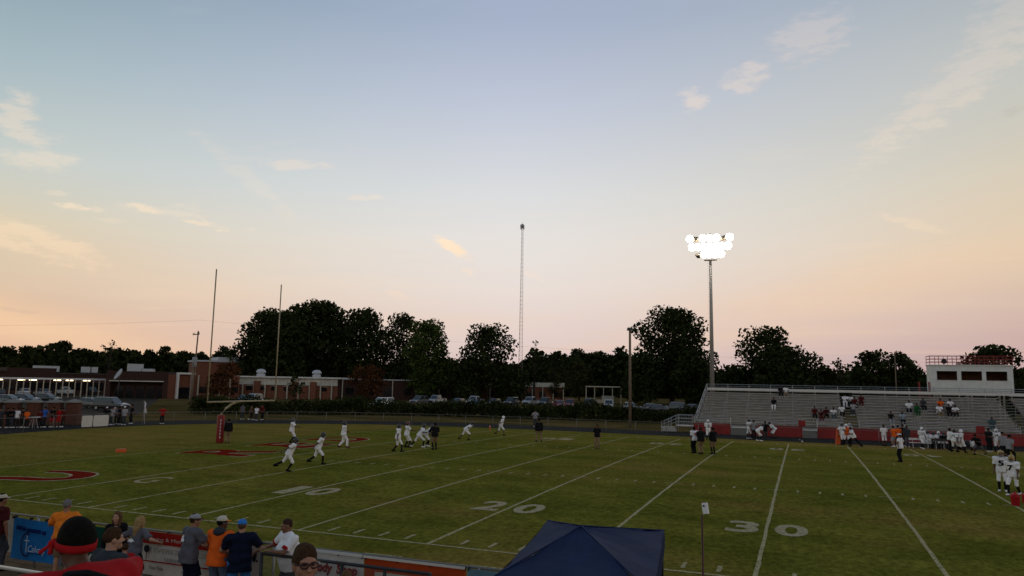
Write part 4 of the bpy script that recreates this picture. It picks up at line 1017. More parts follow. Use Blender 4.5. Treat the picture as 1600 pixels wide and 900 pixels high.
    link('body', sdf_mesh('body', body, res*(1 if det < 1 else .8)), skinm(skin), root)
    wr = (.008 if res < .02 else .004)*s
    # ---- top
    if top:
        u = .022 if not pads else .03
        t = [c(tp(0,belly*.25,.0-hem*.6), tp(0,belly*.3,.20), (.138+u)*bw+belly*.35, (.142+u)*bw+belly*.4, .05, False, (T_, (1.0, .90+belly, 1.0))), c(tp(0,0,.20), tp(0,0,.36), (.142+u)*bw+belly*.3, (.158+u)*bw, .05, False, tq), c(shl, shr, .062+u, .062+u, .05), c(tp(0,-.01,.44), tp(0,0,.50), .085, .068, .03, True)]
        for zz_ in (.02, -.08-hem): t.append(c(tp(-.055,0,zz_), tp(.055,0,zz_), (.130+u)*bw+belly*.22, (.130+u)*bw+belly*.22, .05))
        if pads: t += [e(shl+T_@np.array([-.015,0,.03]), (.115,.115,.085), T_, .05), e(shr+T_@np.array([.015,0,.03]), (.115,.115,.085), T_, .05), c(tp(-.1,0,.40), tp(.1,0,.40), .125, .125, .05)]
        for (e_, w_, s_) in ((le, lw, shl), (re, rw, shr)):
            if sleeve == 'short': t.append(c(s_, s_+(e_-s_)*.78, (.062+u)*bw, .056+u*1.1, .035, True))
            elif sleeve == 'none': pass
            else: t += [c(s_, e_, (.060+u)*bw, .048+u, .03), c(e_, e_+(w_-e_)*.93, .047+u, .036+u*.7, .025, True)]
        if hood: t += [e(tp(0,-.10,.50), (.12,.075,.075), T_, .03)]
        nrm = T_@np.array([0, 0, -1.0]); cuts = [(tp(0, 0, -.10-hem)*s, nrm)]
        sh = link('shirt' if sleeve != 'long' else 'jacket', sdf_mesh('shirt', t, res, cuts, wr, sd_), cl(top, CC[top]), root)
        if tnum and isinstance(tnum, tuple):
            me = fit_mesh(text_mesh(tnum[0], 1, .04), .22, .24)
            for v in me.vertices:
                q = tp(.11-v.co.x if tnum[2] > 0 else v.co.x-.11, tnum[2], .18+v.co.y)*s; v.co = Vector(q)
            link('number', me, cl(tnum[1], CC[tnum[1]]), sh)
    # ---- bottom
    if bottom:
        u = .016 if legs != 'tight' else .010
        t = [c(pel+[-.05,0,-.01], pel+[.05,0,-.01], (.109+u)*bw+belly*.12, (.109+u)*bw+belly*.12, .05), c(tp(0,0,.0), tp(0,0,.065), (.112+u)*bw+belly*.12, (.108+u)*bw+belly*.12, .04, True, (T_, (1, .74+belly*.4, 1)))]
        for (k_, a_, h_) in ((lk, la, hl), (rk, ra, hr_)):
            if legs == 'short': t.append(c(h_, h_+(k_-h_)*.98, (.092+u)*bw, .088+u, .03, True))
            elif legs == 'tight': t += [c(h_, k_, (.088+u)*bw, .062+u, .03), c(k_, k_+(a_-k_)*.12, .062+u, .06+u, .02, True)]
            else: t += [c(h_, k_, (.088+u)*bw, .064+u*1.3, .03), c(k_, k_+(a_-k_)*.96, .062+u*1.3, .052+u*1.2, .02, True)]
        link('shorts' if legs == 'short' else 'trousers', sdf_mesh('trousers', t, res, (), wr, sd_+5), cl(bottom, CC[bottom]), root)
    for (k_, a_, sg) in ((lk, la, -1), (rk, ra, 1)):
        ax = (k_-a_)/np.linalg.norm(k_-a_)
        if socks:
            link('sock', sdf_mesh('sock', [c(k_+(a_-k_)*.22, a_, .064, .046, .02)], res), cl(socks, CC[socks]), root)
        link('shoe', sdf_mesh('shoe', [c(a_+[0,-.05,-.040], a_+[.022*sg,.15,-.047], .046, .040, .02), c(a_+[0,-.045,-.03], a_+[0,-.02,.0], .048, .048, .02)], min(res, .024), [((a_+[0,0,-.086])*s, (0,0,-1))]), cl(shoes, CC[shoes]), root)
    # ---- head wear and hair
    if helmet:
        hm = sdf_mesh('helmet', [e(hp(0,-.012,.030), (.118,.138,.128), Hd, .01), c(hp(-.07,.0,-.05), hp(.07,.0,-.05), .06, .06, .03), e(hp(0,.14,-.055), (.085,.10,.085), Hd, .012, True)], res*.8)
        ho = link('helmet', hm, mat('helmet_'+helmet, CC[helmet], .3, spec=.5), root)
        b = MB()
        for z in (-.10, -.065, -.03): b.tube([np.array(hp(x, y, z))*s for x, y in ((-.10,.05),(-.07,.13),(0,.16),(.07,.13),(.10,.05))], .008, 4)
        b.tube([np.array(hp(0,.155,-.03))*s, np.array(hp(0,.155,-.10))*s], .008, 4); b.build('face_mask', cl('lgrey', CC['lgrey']), ho)
    else:
        if hair:
            g1 = (.012 if det < 1 else .010)+hair_vol
            t = [e(hp(0,-.018,.036), (.077+g1,.098+g1,.100+g1), Hd, .01)]
            if long_hair:
                t += [c(hp(0,-.07,.02), hp(0,-.10,-.16), .085, .075, .03), c(hp(0,-.10,-.16), hp(0,-.10,-.30), .075, .045, .03), c(hp(-.075,-.01,.02), hp(-.085,.015,-.20), .035, .030, .02), c(hp(.075,-.01,.02), hp(.085,.015,-.20), .035, .030, .02), e(hp(0,.11,-.03), (.062,.075,.10), Hd, .01, True)]
                cu = []
            else:
                t += [e(hp(0,.122,-.052+(hairline-.066)), (.074,.090,.112), Hd, .012, True)]
                cu = [(np.array(hp(0,0,hair_low))*s, Hd@np.array([0,.35,-1.0]))]
            link('hair', sdf_mesh('hair', t, min(res, .02), cu, .003*s if det else 0, sd_), hairm(hair), root)
        if hat == 'cap':
            brim = P.get('brim', 1)
            hm = sdf_mesh('cap', [e(hp(0,-.015,.045), (.095,.114,.098), Hd, .01)], min(res, .02)*.8, [(np.array(hp(0,0,.042))*s, Hd@np.array([0,.06,-1.0]))])
            ho = link('cap', hm, cl(hatcol, CC[hatcol]), root)
            bm = sdf_mesh('brim', [e(hp(0,.095*brim,.046), (.078,.088,.014), Hd@rotx(R(-6*brim)), .01)], min(res, .02)*.5)
            link('brim', bm, cl(P.get('brimcol', hatcol), CC[P.get('brimcol', hatcol)]), ho)
    if extra: extra(root, dict(hp=hp, tp=tp, s=s, Hd=Hd, T=T_, c=c, e=e, res=res, shl=shl, shr=shr, lw=lw, rw=rw, le=le, re=re))
    return root
def hd(sc): return sc+math.degrees(YAW)           # screen heading: 0 away, 90 to the right, 180 to the camera
def fig(px, py, sc, label, ht_px=None, z=None, **k):
    p = GF(px, py) if z is None else G(px, py, z)
    D_ = math.hypot(p.x-CAM[0], p.y-CAM[1]); k.setdefault('res', .030 if D_ > 60 else .026)
    if k.get('pads') and k.get('top') == 'white': k.setdefault('tnum', (str(10+int(px) % 80), 'black', .15 if 90 < sc < 270 else -.15))
    return person(p, hd(sc), label, **k)
# ------------------------------------------------------------------ players and staff on the field
PL = dict(top='white', bottom='white', legs='tight', helmet='black', socks='black', shoes='black', skin='dark', pads=True, hair=None, h=1.80, build=1.05)
g1 = 'visiting players warming up'
fig(446, 736.5, 78, 'player in white sprinting low with one arm swung back, ahead of the red end-zone letters', pose='run1', **PL)
fig(494, 726, 80, 'player in white running with both arms tucked, just behind the lowest sprinting player', pose='run2', **PL)
fig(455, 692, 80, 'player in white on the red letters holding both arms out in front', pose='armsfwd', **{**PL, 'helmet': 'dgrey'})
fig(536, 699.5, 70, 'player in white walking over the last red letter, arms folded in front', pose='walk', over=dict(lh=(.05,.26,1.05), rh=(-.02,.26,1.0)), **{**PL, 'shoes': 'dred', 'socks': None, 'legs': 'long'})
fig(621, 706, 70, 'player in white stepping forward in dark jersey hem beside a partly hidden team mate', pose='walk', **PL)
fig(635, 699, 70, 'player in white mostly hidden behind the stepping player', pose='armsfwd', **{**PL, 'helmet': 'dred'})
fig(654, 699, 75, 'player in white lunging with a trailing white shoe, next to the coach in black', pose='lunge', **{**PL, 'shoes': 'white'})
fig(667, 697.5, 100, 'player in white crouching between the lunging player and the coach in black', pose='bend', **{**PL, 'shoes': 'white'})
CO = dict(top='black', bottom='khaki', legs='short', socks='black', shoes='black', skin='dark', hat='cap', hatcol='black', h=1.80, build=1.15)
fig(679, 702.5, 330, 'coach in black top and tan shorts standing beside the lunging player', pose='hips', over=dict(lh=(-.1,.3,1.1), rh=(.1,.3,1.1)), **{**CO, 'sleeve': 'long'})
fig(727, 687.5, 95, 'player in white bending far forward with legs apart, left of the orange pylon', pose='lunge', over=dict(lean=52), **{**PL, 'socks': None, 'helmet': 'black'})
fig(781, 680.5, 85, 'player in white helmet and jersey jogging past the orange pylon', pose='run2', **{**PL, 'helmet': 'white', 'socks': None})
fig(842, 690.5, 350, 'man in black jacket and tan trousers standing with feet apart by the far ten mark', pose='stand', over=dict(lf=(-.2,0,0), rf=(.2,0,0)), **{**CO, 'legs': 'long', 'sleeve': 'long', 'socks': None, 'hat': None, 'shoes': 'black'})
fig(933, 701, 200, 'person with long dark hair in black top and tan trousers alone on the far turf', pose='stand', long_hair=True, top='black', bottom='khaki', skin='mid', shoes='brown', h=1.72, hair='black')
fig(1085, 708, 330, 'player with red numbers on a white top and one pale leg forward, beside two coaches', pose='stand', tnum=('8','red',-.155), **{**PL, 'bottom': 'black', 'legs': 'long', 'helmet': None, 'hair': 'black'})
fig(1095.5, 709.5, 340, 'heavy coach in black with tan trousers between the player with red numbers and another coach', pose='fold', **{**CO, 'legs': 'long', 'socks': None, 'build': 1.3, 'sleeve': 'long'})
fig(1115, 709.5, 335, 'coach in black with tan shorts and tall black socks on the 25 yard line', pose='fold', **{**CO, 'sleeve': 'long', 'build': 1.15})
fig(1106.5, 688, 178, 'player in white facing the field behind the three standing coaches', pose='stand', **{**PL, 'helmet': 'white', 'tnum': ('2','black',.17)})
fig(1171, 685.5, 250, 'player in white standing at the track edge beside a striped official', pose='stand', over=dict(lf=(-.14,-.2,0)), **{**PL, 'shoes': 'white'})
fig(1178, 686, 180, 'official in grey striped shirt half behind the players at the red wall steps', pose='hips', top='stripe', bottom='black', hat='cap', hatcol='black', skin='mid', shoes='black')
fig(1186, 689, 100, 'player in white bent over with hands on knees beside the man in black', pose='bend', **{**PL, 'shoes': 'white'})
fig(1195.5, 688, 190, 'man in black shirt bending between two bent over players', pose='hips', over=dict(lean=20), top='black', bottom='dgrey', hair='black', skin='dark', shoes='black', build=1.15)
fig(1209, 684.5, 280, 'player in white bent double stretching toward the red wall', pose='bend', **{**PL, 'socks': None, 'shoes': 'black'})
fig(1316, 695, 160, 'player in white beside the leaning orange pad', pose='hips', **PL)
fig(1323, 694.5, 200, 'player in white with orange sleeves in the huddle by the orange pad', pose='armsfwd', **{**PL, 'top': 'orange', 'helmet': 'white', 'bottom': 'white'})
fig(1328, 694, 150, 'tall player in white behind the huddle by the orange pad', pose='stand', **{**PL, 'helmet': 'lgrey'})
fig(1335, 698, 285, 'player in white jersey and black trousers leaning into the huddle', pose='lunge', over=dict(lean=20), **{**PL, 'bottom': 'black', 'legs': 'long'})
fig(1381.5, 697, 180, 'player in white alone by the red wall left of the orange shirts', pose='stand', **{**PL, 'socks': None, 'helmet': None, 'hair': 'black', 'pads': False})
fig(1397, 698.5, 330, 'person in orange shirt and pale shorts next to another orange shirt', pose='hips', top='orange', bottom='lgrey', legs='short', skin='tan')
fig(1404, 697.5, 20, 'person in orange shirt standing just right of the first orange shirt', pose='stand', top='orange', bottom='dgrey', legs='short', skin='tan')
fig(1411, 697, 180, 'man in black beside the orange shirts', pose='fold', top='black', bottom='black', skin='dark', h=1.85)
fig(1418, 698.5, 200, 'person in dark top and grey trousers left of the white bench', pose='stand', top='dgrey', bottom='grey', skin='dark')
fig(1408, 722, 320, 'official in white shirt and cap with black trousers out on the field', pose='hips', top='white', bottom='black', hat='cap', hatcol='white', skin='mid', shoes='black', h=1.82)
fig(1441, 701.5, 170, 'player in white striding in front of the white bench', pose='walk', **{**PL, 'helmet': 'white', 'shoes': 'white'})
fig(1485, 704.5, 90, 'player in white top and black trousers right of the seated players', pose='stand', **{**PL, 'bottom': 'black', 'legs': 'long', 'helmet': None, 'hair': 'black', 'pads': False})
fig(1492, 706.5, 60, 'player in white with dark knee socks, left of a close pair', pose='walk', **PL)
fig(1502, 707, 100, 'player in white helmet, right of a close pair by the benches', pose='walk', **{**PL, 'helmet': 'white'})
fig(1530, 711, 250, 'person in black shirt and grey shorts leaning forward near the benches', pose='lunge', top='black', bottom='grey', legs='short', skin='dark', shoes='black', hair='black')
fig(1546, 706, 180, 'man in all dark clothes standing against the red wall near the officials', pose='fold', top='black', bottom='black', skin='dark', h=1.85, build=1.15)
fig(1558, 706, 200, 'player in plain white behind the two striped officials', pose='stand', **{**PL, 'helmet': 'white'})
fig(1568, 716, 190, 'official in striped shirt and black trousers, left of the walking official', pose='stand', top='stripe', bottom='black', skin='mid', shoes='black', hat='cap', hatcol='black', h=1.85)
fig(1579, 722, 70, 'official in grey striped shirt walking with legs apart', pose='walk', top='stripe', bottom='black', skin='mid', shoes='black', hat='cap', hatcol='black', h=1.85)
fig(1567, 768, 215, 'big player in white with hand raised to his gold helmet beside the red water bucket', pose='raise1', res=.02, tnum=('5','black',.19), **{**PL, 'helmet': 'gold', 'shoes': 'white', 'h': 1.86})
fig(1585, 774, 240, 'player in white behind the red water bucket looking down', pose='walk', over=dict(head=(0,-20)), res=.02, tnum=('7','black',.19), **{**PL, 'helmet': 'gold', 'shoes': 'white', 'skin': 'dark'})
fig(355.5, 692.5, 330, 'man in dark jacket and khaki trousers standing beside the red goal post pad', pose='stand', top='black', sleeve='long', bottom='khaki', hat='cap', hatcol='black', skin='mid', shoes='brown')
# seated on the sideline bench
BY = GF(1440, 700).y-.3
for i, (px, lab, kw) in enumerate([(1453, 'player in white seated at the right end of the white bench', {}), (1461, 'player in white and dark trousers seated on the dark bench', dict(bottom='black')), (1470, 'player in white slumped forward on the dark bench', dict(helmet='white')), (1477, 'dark clothed player seated at the end of the dark bench', dict(top='black'))]):
    q = AY(px, 690, BY); person((q.x, q.y, 0), hd(185), lab, pose='sit2' if i % 2 else 'sit', res=.03, **{**PL, **kw})
# ------------------------------------------------------------------ spectators on the bleachers
def seat(px, row, label, pose='sit', **k):
    y = 60.0+Y0+row*DY; z = Z0+row*DZ-.43
    p = AY(px, 640, y); k.setdefault('skin', 'dark'); k.setdefault('res', .032)
    person((p.x, y-.30, z), 180+random.uniform(-15, 15), label, pose=pose, **k)
seat(1221, 11, 'spectator in black on the top row of the bleachers', top='black')
seat(1229, 11, 'spectator in white on the top row of the bleachers', top='white', bottom='khaki')
seat(1209, 6, 'spectator in white trousers and black top alone on the middle rows', top='black', bottom='white')
seat(1321, 8, 'spectator in white beside three others on the upper rows', top='white', bottom='white')
seat(1328, 8, 'spectator in white top and black trousers, second of four in a row', top='white', bottom='black', pose='sit2')
seat(1337, 7, 'spectator in dark red, lower of the two dark red on the upper rows', top='dred', bottom='black')
seat(1346, 8, 'spectator in dark red at the end of the upper row group', top='dred', bottom='dred')
seat(1332, 5, 'spectator in grey lounging below the upper row group', top='lgrey', bottom='dgrey', pose='sitside')
seat(1316, 4, 'spectator in white top above the aisle opening', top='white', bottom='black')
seat(1303, 3, 'spectator in white cap slouching near the dark red group', top='white', bottom='teal', pose='sit2')
seat(1273, 3, 'spectator in dark red, first of three near the aisle', top='dred', bottom='black')
seat(1284, 2, 'spectator in maroon, second of three near the aisle', top='maroon', bottom='dred')
seat(1291, 3, 'spectator in maroon, third of three near the aisle', top='maroon', bottom='black', pose='sit2')
seat(1420, 6, 'spectator in bright white shirt left of the green jacket', top='white', bottom='black', build=1.15)
seat(1434, 5, 'spectator in green jacket on the bleachers', top='green', bottom='green', sleeve='long')
seat(1444, 7, 'spectator in dark grey seated behind the green jacket', top='dgrey', bottom='black')
seat(1470, 7, 'spectator in orange red on the bleachers under the press box', top='orange', bottom='black')
seat(1469, 5, 'spectator in white seated below the orange one', top='white', bottom='khaki', build=1.15)
seat(1486, 7, 'spectator in white at the upper right of the press box group', top='white', bottom='black')
seat(1483, 5, 'spectator in black in the middle of the press box group', top='black', bottom='black')
seat(1493, 5, 'spectator in white at the lower right of the press box group', top='white', bottom='black', pose='sit2')
seat(1393, 2, 'spectator in black on the low rows above the orange shirts', top='black', bottom='lgrey')
seat(1410, 2, 'spectator in pale blue on the low rows above the orange shirts', top='lblue', bottom='black')
seat(1549, 1, 'spectator in teal grey on the lowest rows near the officials', top='teal', bottom='teal', build=1.2)
# ------------------------------------------------------------------ people at the track fence
def fx(px, D_, sc, label, **k):
    k.setdefault('res', .032); k.setdefault('skin', 'mid'); person(BD(px, D_), hd(sc), label, **k)
fx(837, 83, 180, 'man in grey leaning on the track fence behind the man in black', pose='rail', top='lgrey', bottom='dgrey', h=1.85)
for px, sc, po, lab, kw in [
    (6, 150, 'stand', 'person in dark clothes at the edge of the gate crowd', dict(top='dgrey', bottom='black')),
    (17, 100, 'stand', 'person in black beside the gate pillar by the seated crowd', dict(top='black', bottom='black')),
    (25, 200, 'fold', 'person in black and pale shoes in the gate crowd', dict(top='black', bottom='dgrey', shoes='white')),
    (32, 170, 'stand', 'person in white shirt among the dark gate crowd', dict(top='white', bottom='black')),
    (41, 250, 'hips', 'person in black between the white shirt and the orange top', dict(top='black', bottom='black')),
    (47, 120, 'stand', 'person in orange top in the gate crowd', dict(top='orange', bottom='black', h=1.6)),
    (42.5, 180, 'stand', 'child in green shirt in front of the gate crowd', dict(top='green', bottom='black', h=1.25)),
    (68, 160, 'stand', 'person in red beside the small white table', dict(top='dred', bottom='black', h=1.55)),
    (75, 200, 'hips', 'man in blue shirt behind the small white table', dict(top='rblue', bottom='black', h=1.85)),
    (76, 90, 'sit', 'child in teal sitting low by the fence', dict(top='teal', bottom='teal', h=1.2)),
    (88, 190, 'fold', 'man in black shirt by the red boards', dict(top='black', bottom='red', legs='short', h=1.82)),
    (98, 170, 'stand', 'man in bright red shirt by the red boards', dict(top='red', bottom='red', legs='short')),
    (103.5, 260, 'stand', 'person in dark red next to the bright red shirt', dict(top='dred', bottom='black'))]:
    fx(px, 79.5, sc, lab, pose=po, **kw)
for px, D_, sc, po, lab, kw in [
    (171, 82, 170, 'hips', 'person in black and white right of the white banners', dict(top='black', bottom='black', hat='cap', hatcol='white')),
    (180, 82, 200, 'stand', 'person in light grey shirt, first of the fence group right of the banners', dict(top='lgrey', bottom='dgrey')),
    (187, 83, 150, 'fold', 'person in grey shirt next to the first grey shirt', dict(top='grey', bottom='black')),
    (192.5, 83, 120, 'stand', 'person in black between two grey shirts at the fence', dict(top='black', bottom='black')),
    (199, 82, 180, 'stand', 'man in pale grey shirt and jeans holding the fence group together', dict(top='lgrey', bottom='dgrey', hat='cap', hatcol='white', h=1.8)),
    (210.5, 84, 220, 'stand', 'tall man in dark clothes at the end of the fence group', dict(top='black', bottom='black', h=1.9)),
    (258, 83.5, 180, 'spread', 'man in red shirt with both arms spread along the fence', dict(top='red', bottom='black')),
    (382, 92, 180, 'stand', 'person in grey top in the shade behind the goal', dict(top='grey', bottom='dgrey')),
    (395, 91, 90, 'walk', 'person in brown walking behind the goal', dict(top='brown', bottom='black')),
    (404, 90, 200, 'stand', 'person in white shirt and shoes behind the goal', dict(top='white', bottom='dgrey', shoes='white', h=1.6)),
    (412, 91, 120, 'hips', 'person in dark red behind the goal next to the white shirt', dict(top='dred', bottom='black'))]:
    fx(px, D_, sc, lab, pose=po, **kw)
# ================================================================== cars
def loft_car(kind):
    """body shell from cross-sections along the length (x forward), returns meshes in car space"""
    if kind == 'sedan':   Lc, Wc, Hc, belt, hood, trunk = 4.6, 1.80, 1.45, .92, .86, .95; cab = (-1.75, -1.15, .35, 1.15)
    elif kind == 'suv':   Lc, Wc, Hc, belt, hood, trunk = 4.7, 1.88, 1.74, 1.05, 1.02, 1.08; cab = (-2.2, -1.95, .45, 1.15)
    elif kind == 'van':   Lc, Wc, Hc, belt, hood, trunk = 5.0, 1.95, 1.80, 1.08, 1.0, 1.1; cab = (-2.4, -2.25, .9, 1.75)
    else:                 Lc, Wc, Hc, belt, hood, trunk = 5.6, 1.96, 1.85, 1.12, 1.12, 1.10; cab = (-.75, -.55, .75, 1.35)
    h2 = Lc/2; st = [(-h2, .45, trunk-.12, .90), (-h2+.12, .30, trunk-.02, .97), (-h2+.9, .28, trunk, 1.0), (0, .26, belt, 1.0), (h2-1.15, .28, hood+.02, 1.0), (h2-.35, .30, hood-.06, .97), (h2-.05, .36, hood-.20, .90), (h2, .45, hood-.32, .82)]
    b = MB(); v = []; n = 8
    for x, z0, z1, wf in st:
        w = Wc/2*wf; m = (z0+z1)*.52
        v += [(x,-w*.86,z0),(x,-w,z0+.16),(x,-w,m),(x,-w*.93,z1-.03),(x,-w*.80,z1),(x,w*.80,z1),(x,w*.93,z1-.03),(x,w,m),(x,w,z0+.16),(x,w*.86,z0)]
    n = 10; f = [(i*n+k, i*n+(k+1) % n, (i+1)*n+(k+1) % n, (i+1)*n+k) for i in range(len(st)-1) for k in range(n)]
    f += [tuple(range(n-1, -1, -1)), tuple((len(st)-1)*n+k for k in range(n))]; b.add(v, f)
    x0, x1, x2, x3 = cab; wb, wt = Wc/2*.92, Wc/2*.74; zt = Hc; zb = belt-.02
    b.add([(x0,-wb,zb),(x3,-wb,zb),(x3,wb,zb),(x0,wb,zb),(x1,-wt,zt),(x2,-wt,zt),(x2,wt,zt),(x1,wt,zt),(x1,-wt*.8,zt+.04),(x2-.1,-wt*.8,zt+.04),(x2-.1,wt*.8,zt+.04),(x1,wt*.8,zt+.04)],
          [(0,1,5,4),(1,2,6,5),(2,3,7,6),(3,0,4,7),(4,5,9,8),(5,6,10,9),(6,7,11,10),(7,4,8,11),(8,9,10,11)])
    if kind == 'pickup': b.box((-h2+.05,-Wc/2*.95,trunk-.02),(x0-.06,-Wc/2*.86,trunk+.12)); b.box((-h2+.05,Wc/2*.86,trunk-.02),(x0-.06,Wc/2*.95,trunk+.12)); b.box((-h2+.03,-Wc/2*.85,trunk-.02),(-h2+.13,Wc/2*.85,trunk+.12))
    body = b.mesh('body'); glass = []
    def quad(p, e=.012):
        p = [Vector(q) for q in p]; nn = (p[1]-p[0]).cross(p[3]-p[0]).normalized(); c = sum(p, Vector())/4
        p = [c+(q-c)*.88+nn*e for q in p]; m_ = MB(); m_.add(p, [(0,1,2,3)]); m_.add([q-nn*.03 for q in p], [(3,2,1,0)]); return m_
    glass.append(('windscreen', quad([(x3,-wb,zb),(x3,wb,zb),(x2,wt,zt),(x2,-wt,zt)]))); glass.append(('rear_window', quad([(x0,wb,zb),(x0,-wb,zb),(x1,-wt,zt),(x1,wt,zt)])))
    xm, xt = (x0+x3)/2, (x1+x2)/2
    for s in (-1, 1):
        for (a, c, d, e_) in ((x0, xm, x1, xt), (xm, x3, xt, x2)):
            q = [(a,s*wb,zb),(c,s*wb,zb),(e_,s*wt,zt),(d,s*wt,zt)]; glass.append(('side_window', quad(q if s < 0 else [q[1],q[0],q[3],q[2]])))
    return dict(body=body, glass=glass, L=Lc, W=Wc, hood=hood, belt=belt, trunk=trunk)
CARS = {k: loft_car(k) for k in ('sedan', 'suv', 'van', 'pickup')}
CARM = {}
def carpaint(n, c): return mat('car_paint_'+n, c, .28, metal=.15, spec=.5, coat=.6)
CPC = {'white': (.62,.62,.60), 'silver': (.28,.28,.29), 'black': (.012,.012,.014), 'grey': (.08,.082,.088), 'red': (.24,.012,.014), 'blue': (.02,.035,.085), 'dgreen': (.018,.035,.024), 'tan': (.22,.18,.12)}
TYRE = mat('tyre', (.014,.014,.014), .9); RIM = mat('rim', (.35,.35,.36), .4, metal=.7); HEADL = mat('headlight', (.55,.56,.55), .15, spec=.6); TAIL = mat('taillight', (.22,.01,.01), .3); CARGL = mat('car_glass', (.020,.023,.026), .05, spec=.7)
_wm = MB(); _wm.tube([(0,-.11,0),(0,.11,0)], .33, 14); WHM = _wm.mesh('tyre', True); WHM.materials.append(TYRE)
_rm = MB(); _rm.tube([(0,-.125,0),(0,.125,0)], .20, 10); RMM = _rm.mesh('rim'); RMM.materials.append(RIM)
_gl = {}
def car(p, heading, kind, colr, label, group='cars parked behind the hedge'):
    K = CARS[kind]; r_ = empty(kind if kind != 'suv' else 'sport_utility_car', p, R(heading), label, 'car' if kind in ('sedan', 'suv') else ('van' if kind == 'van' else 'pickup truck'), group)
    bm = K['body'].copy(); bm.materials.clear(); link('body', bm, carpaint(colr, CPC[colr]), r_)
    if kind not in _gl: _gl[kind] = [(n, q.mesh(n)) for n, q in K['glass']]
    for n, me in _gl[kind]: link(n, me, CARGL, r_)
    wy = K['W']/2-.09
    for x in (-K['L']/2+.92, K['L']/2-.88):
        for s in (-1, 1): w = link('wheel', WHM, None, r_, (x, s*wy, .33)); link('rim', RMM, None, w)
    b = MB(); b.box((K['L']/2-.06,-K['W']*.30,.48),(K['L']/2+.03,K['W']*.30,K['hood']-.34)); b.build('grille', BLK, r_)
    b = MB(); b.box((K['L']/2-.12,-K['W']*.46,.30),(K['L']/2+.06,K['W']*.46,.46)); b.build('front_bumper', BLK if kind == 'pickup' else carpaint(colr, CPC[colr]), r_)
    b = MB(); b.box((-K['L']/2-.06,-K['W']*.46,.36),(-K['L']/2+.1,K['W']*.46,.54)); b.build('rear_bumper', GALV if kind == 'pickup' else BLK, r_)
    for s in (-1, 1):
        b = MB(); y = s*K['W']*.37; b.box((K['L']/2-.17,y-.17,K['hood']-.38),(K['L']/2-.0,y+.17,K['hood']-.22)); b.build('headlight', HEADL, r_)
        b = MB(); b.box((-K['L']/2-.02,y-.14,K['trunk']-.42),(-K['L']/2+.1,y+.14,K['trunk']-.16)); b.build('taillight', TAIL, r_)
        b = MB(); b.box((K['L']*.12+.3,s*K['W']*.5-.04,K['belt']),(K['L']*.12+.5,s*K['W']*.5+.16*s+.04,K['belt']+.18)); b.build('mirror', BLK, r_)
    return r_
lot = [(596,637,-118,'suv','white','white sport utility car parked at the start of the row behind the hedge'), (655,632,-95,'suv','grey','grey sport utility car seen over the hedge next to the dirt bank'), (682,631.5,-92,'pickup','silver','silver pickup facing the field left of the green tree trunk'),
       (716,634,-90,'sedan','grey','grey sedan low behind the hedge left of a white pickup'), (742,633,-92,'pickup','white','white pickup nose on beside the grey sedan'), (748,636,-88,'sedan','blue','dark blue sedan in front of the white pickup'), (772,634,-90,'sedan','black','black sedan low behind the hedge'),
       (799,634,-92,'suv','black','black sport utility car between the black sedan and a silver pickup'), (829,634,-92,'pickup','silver','silver pickup right of the black sport utility car'), (852,635,-88,'pickup','black','black pickup with bright mirrors beside the red one'),
       (874,637,-60,'sedan','red','red sedan half hidden behind the red pickup'), (890,639,-78,'pickup','red','red pickup standing high behind the hedge'), (922,637.5,-90,'pickup','grey','grey pickup right of the red pickup'), (951,640,-75,'pickup','white','white pickup angled right of the grey pickup'),
       (984,641,-60,'sedan','silver','silver sedan beside the wooden light pole'), (1012,643,-170,'sedan','grey','grey sedan parked side on right of the wooden pole'), (1024,645,-170,'sedan','black','black sedan parked side on before the grey one'), (1052,643,-165,'suv','dgreen','dark green sport utility car near the bleacher ramp'), (1078,644,-165,'sedan','black','black sedan just left of the bleacher rail')]
for px, py, a, k, c_, lab in lot: p = G(px, py); car((p.x, p.y, 0), a, k, c_, lab)
left = [(-2,622,150,'suv','black','black sport utility car at the edge of the left car park'), (12,631.5,20,'sedan','grey','dark grey sedan in the front line of the left car park'), (36,617,160,'sedan','white','white sedan under the walkway lamps'), (38,629,15,'sedan','blue','dark blue sedan in the front line next to the dark grey one'),
        (66,618,170,'sedan','silver','silver sedan right of the white sedan under the lamps'), (72,628,15,'sedan','black','black sedan at the end of the front line'), (101,617,165,'pickup','white','white pickup side on before the covered walkway'), (141,616.5,-14,'pickup','black','black pickup side on at the end of the covered walkway'),
        (395,630,-80,'suv','white','white sport utility car parked before the school pillars, behind the goal'), (382,629,-80,'sedan','grey','grey sedan beside the white sport utility car behind the goal'),
        (172,641,12,'suv','black','dark sport utility car behind the fence group'), (142,637.5,12,'sedan','grey','grey sedan behind the pillar next to the dark sport utility car')]
for px, py, a, k, c_, lab in left: p = G(px, py); car((p.x, p.y, 0), a, k, c_, lab, 'cars in the left car park')

# ================================================================== small things on the field
ORG = mat('orange_vinyl', (.62,.10,.02), .5)
def pylon(px, py, label, lying=False):
    p = GF(px, py); q = empty('pylon', p, R(20), label, 'pylon')
    b = MB(); b.box((-.055,-.055,0),(.055,.055,.46)); b.box((-.065,-.065,.0),(.065,.065,.03)); o = b.build('post', ORG, q)
    b = MB(); b.box((-.058,-.058,.34),(.058,.058,.40)); o2 = b.build('white_band', WHT, o)
    if lying: q.rotation_euler = (0, R(90), R(-20)); q.location.z += .065
pylon(765.5, 672, 'upright orange end-zone pylon on the far side of the field'); 
p = GF(190, 706.5); q = empty('foam_pylon', p, R(65), 'orange foam block lying on the grass behind the end line', 'pylon')
b = MB(); b.box((-.28,-.11,0),(.24,.11,.20)); b.box((-.34,-.09,.03),(-.28,.09,.16)); b.build('block', ORG, q); b = MB(); b.box((-.02,-.114,.0),(.04,.114,.204)); b.build('strap', ORG, q)
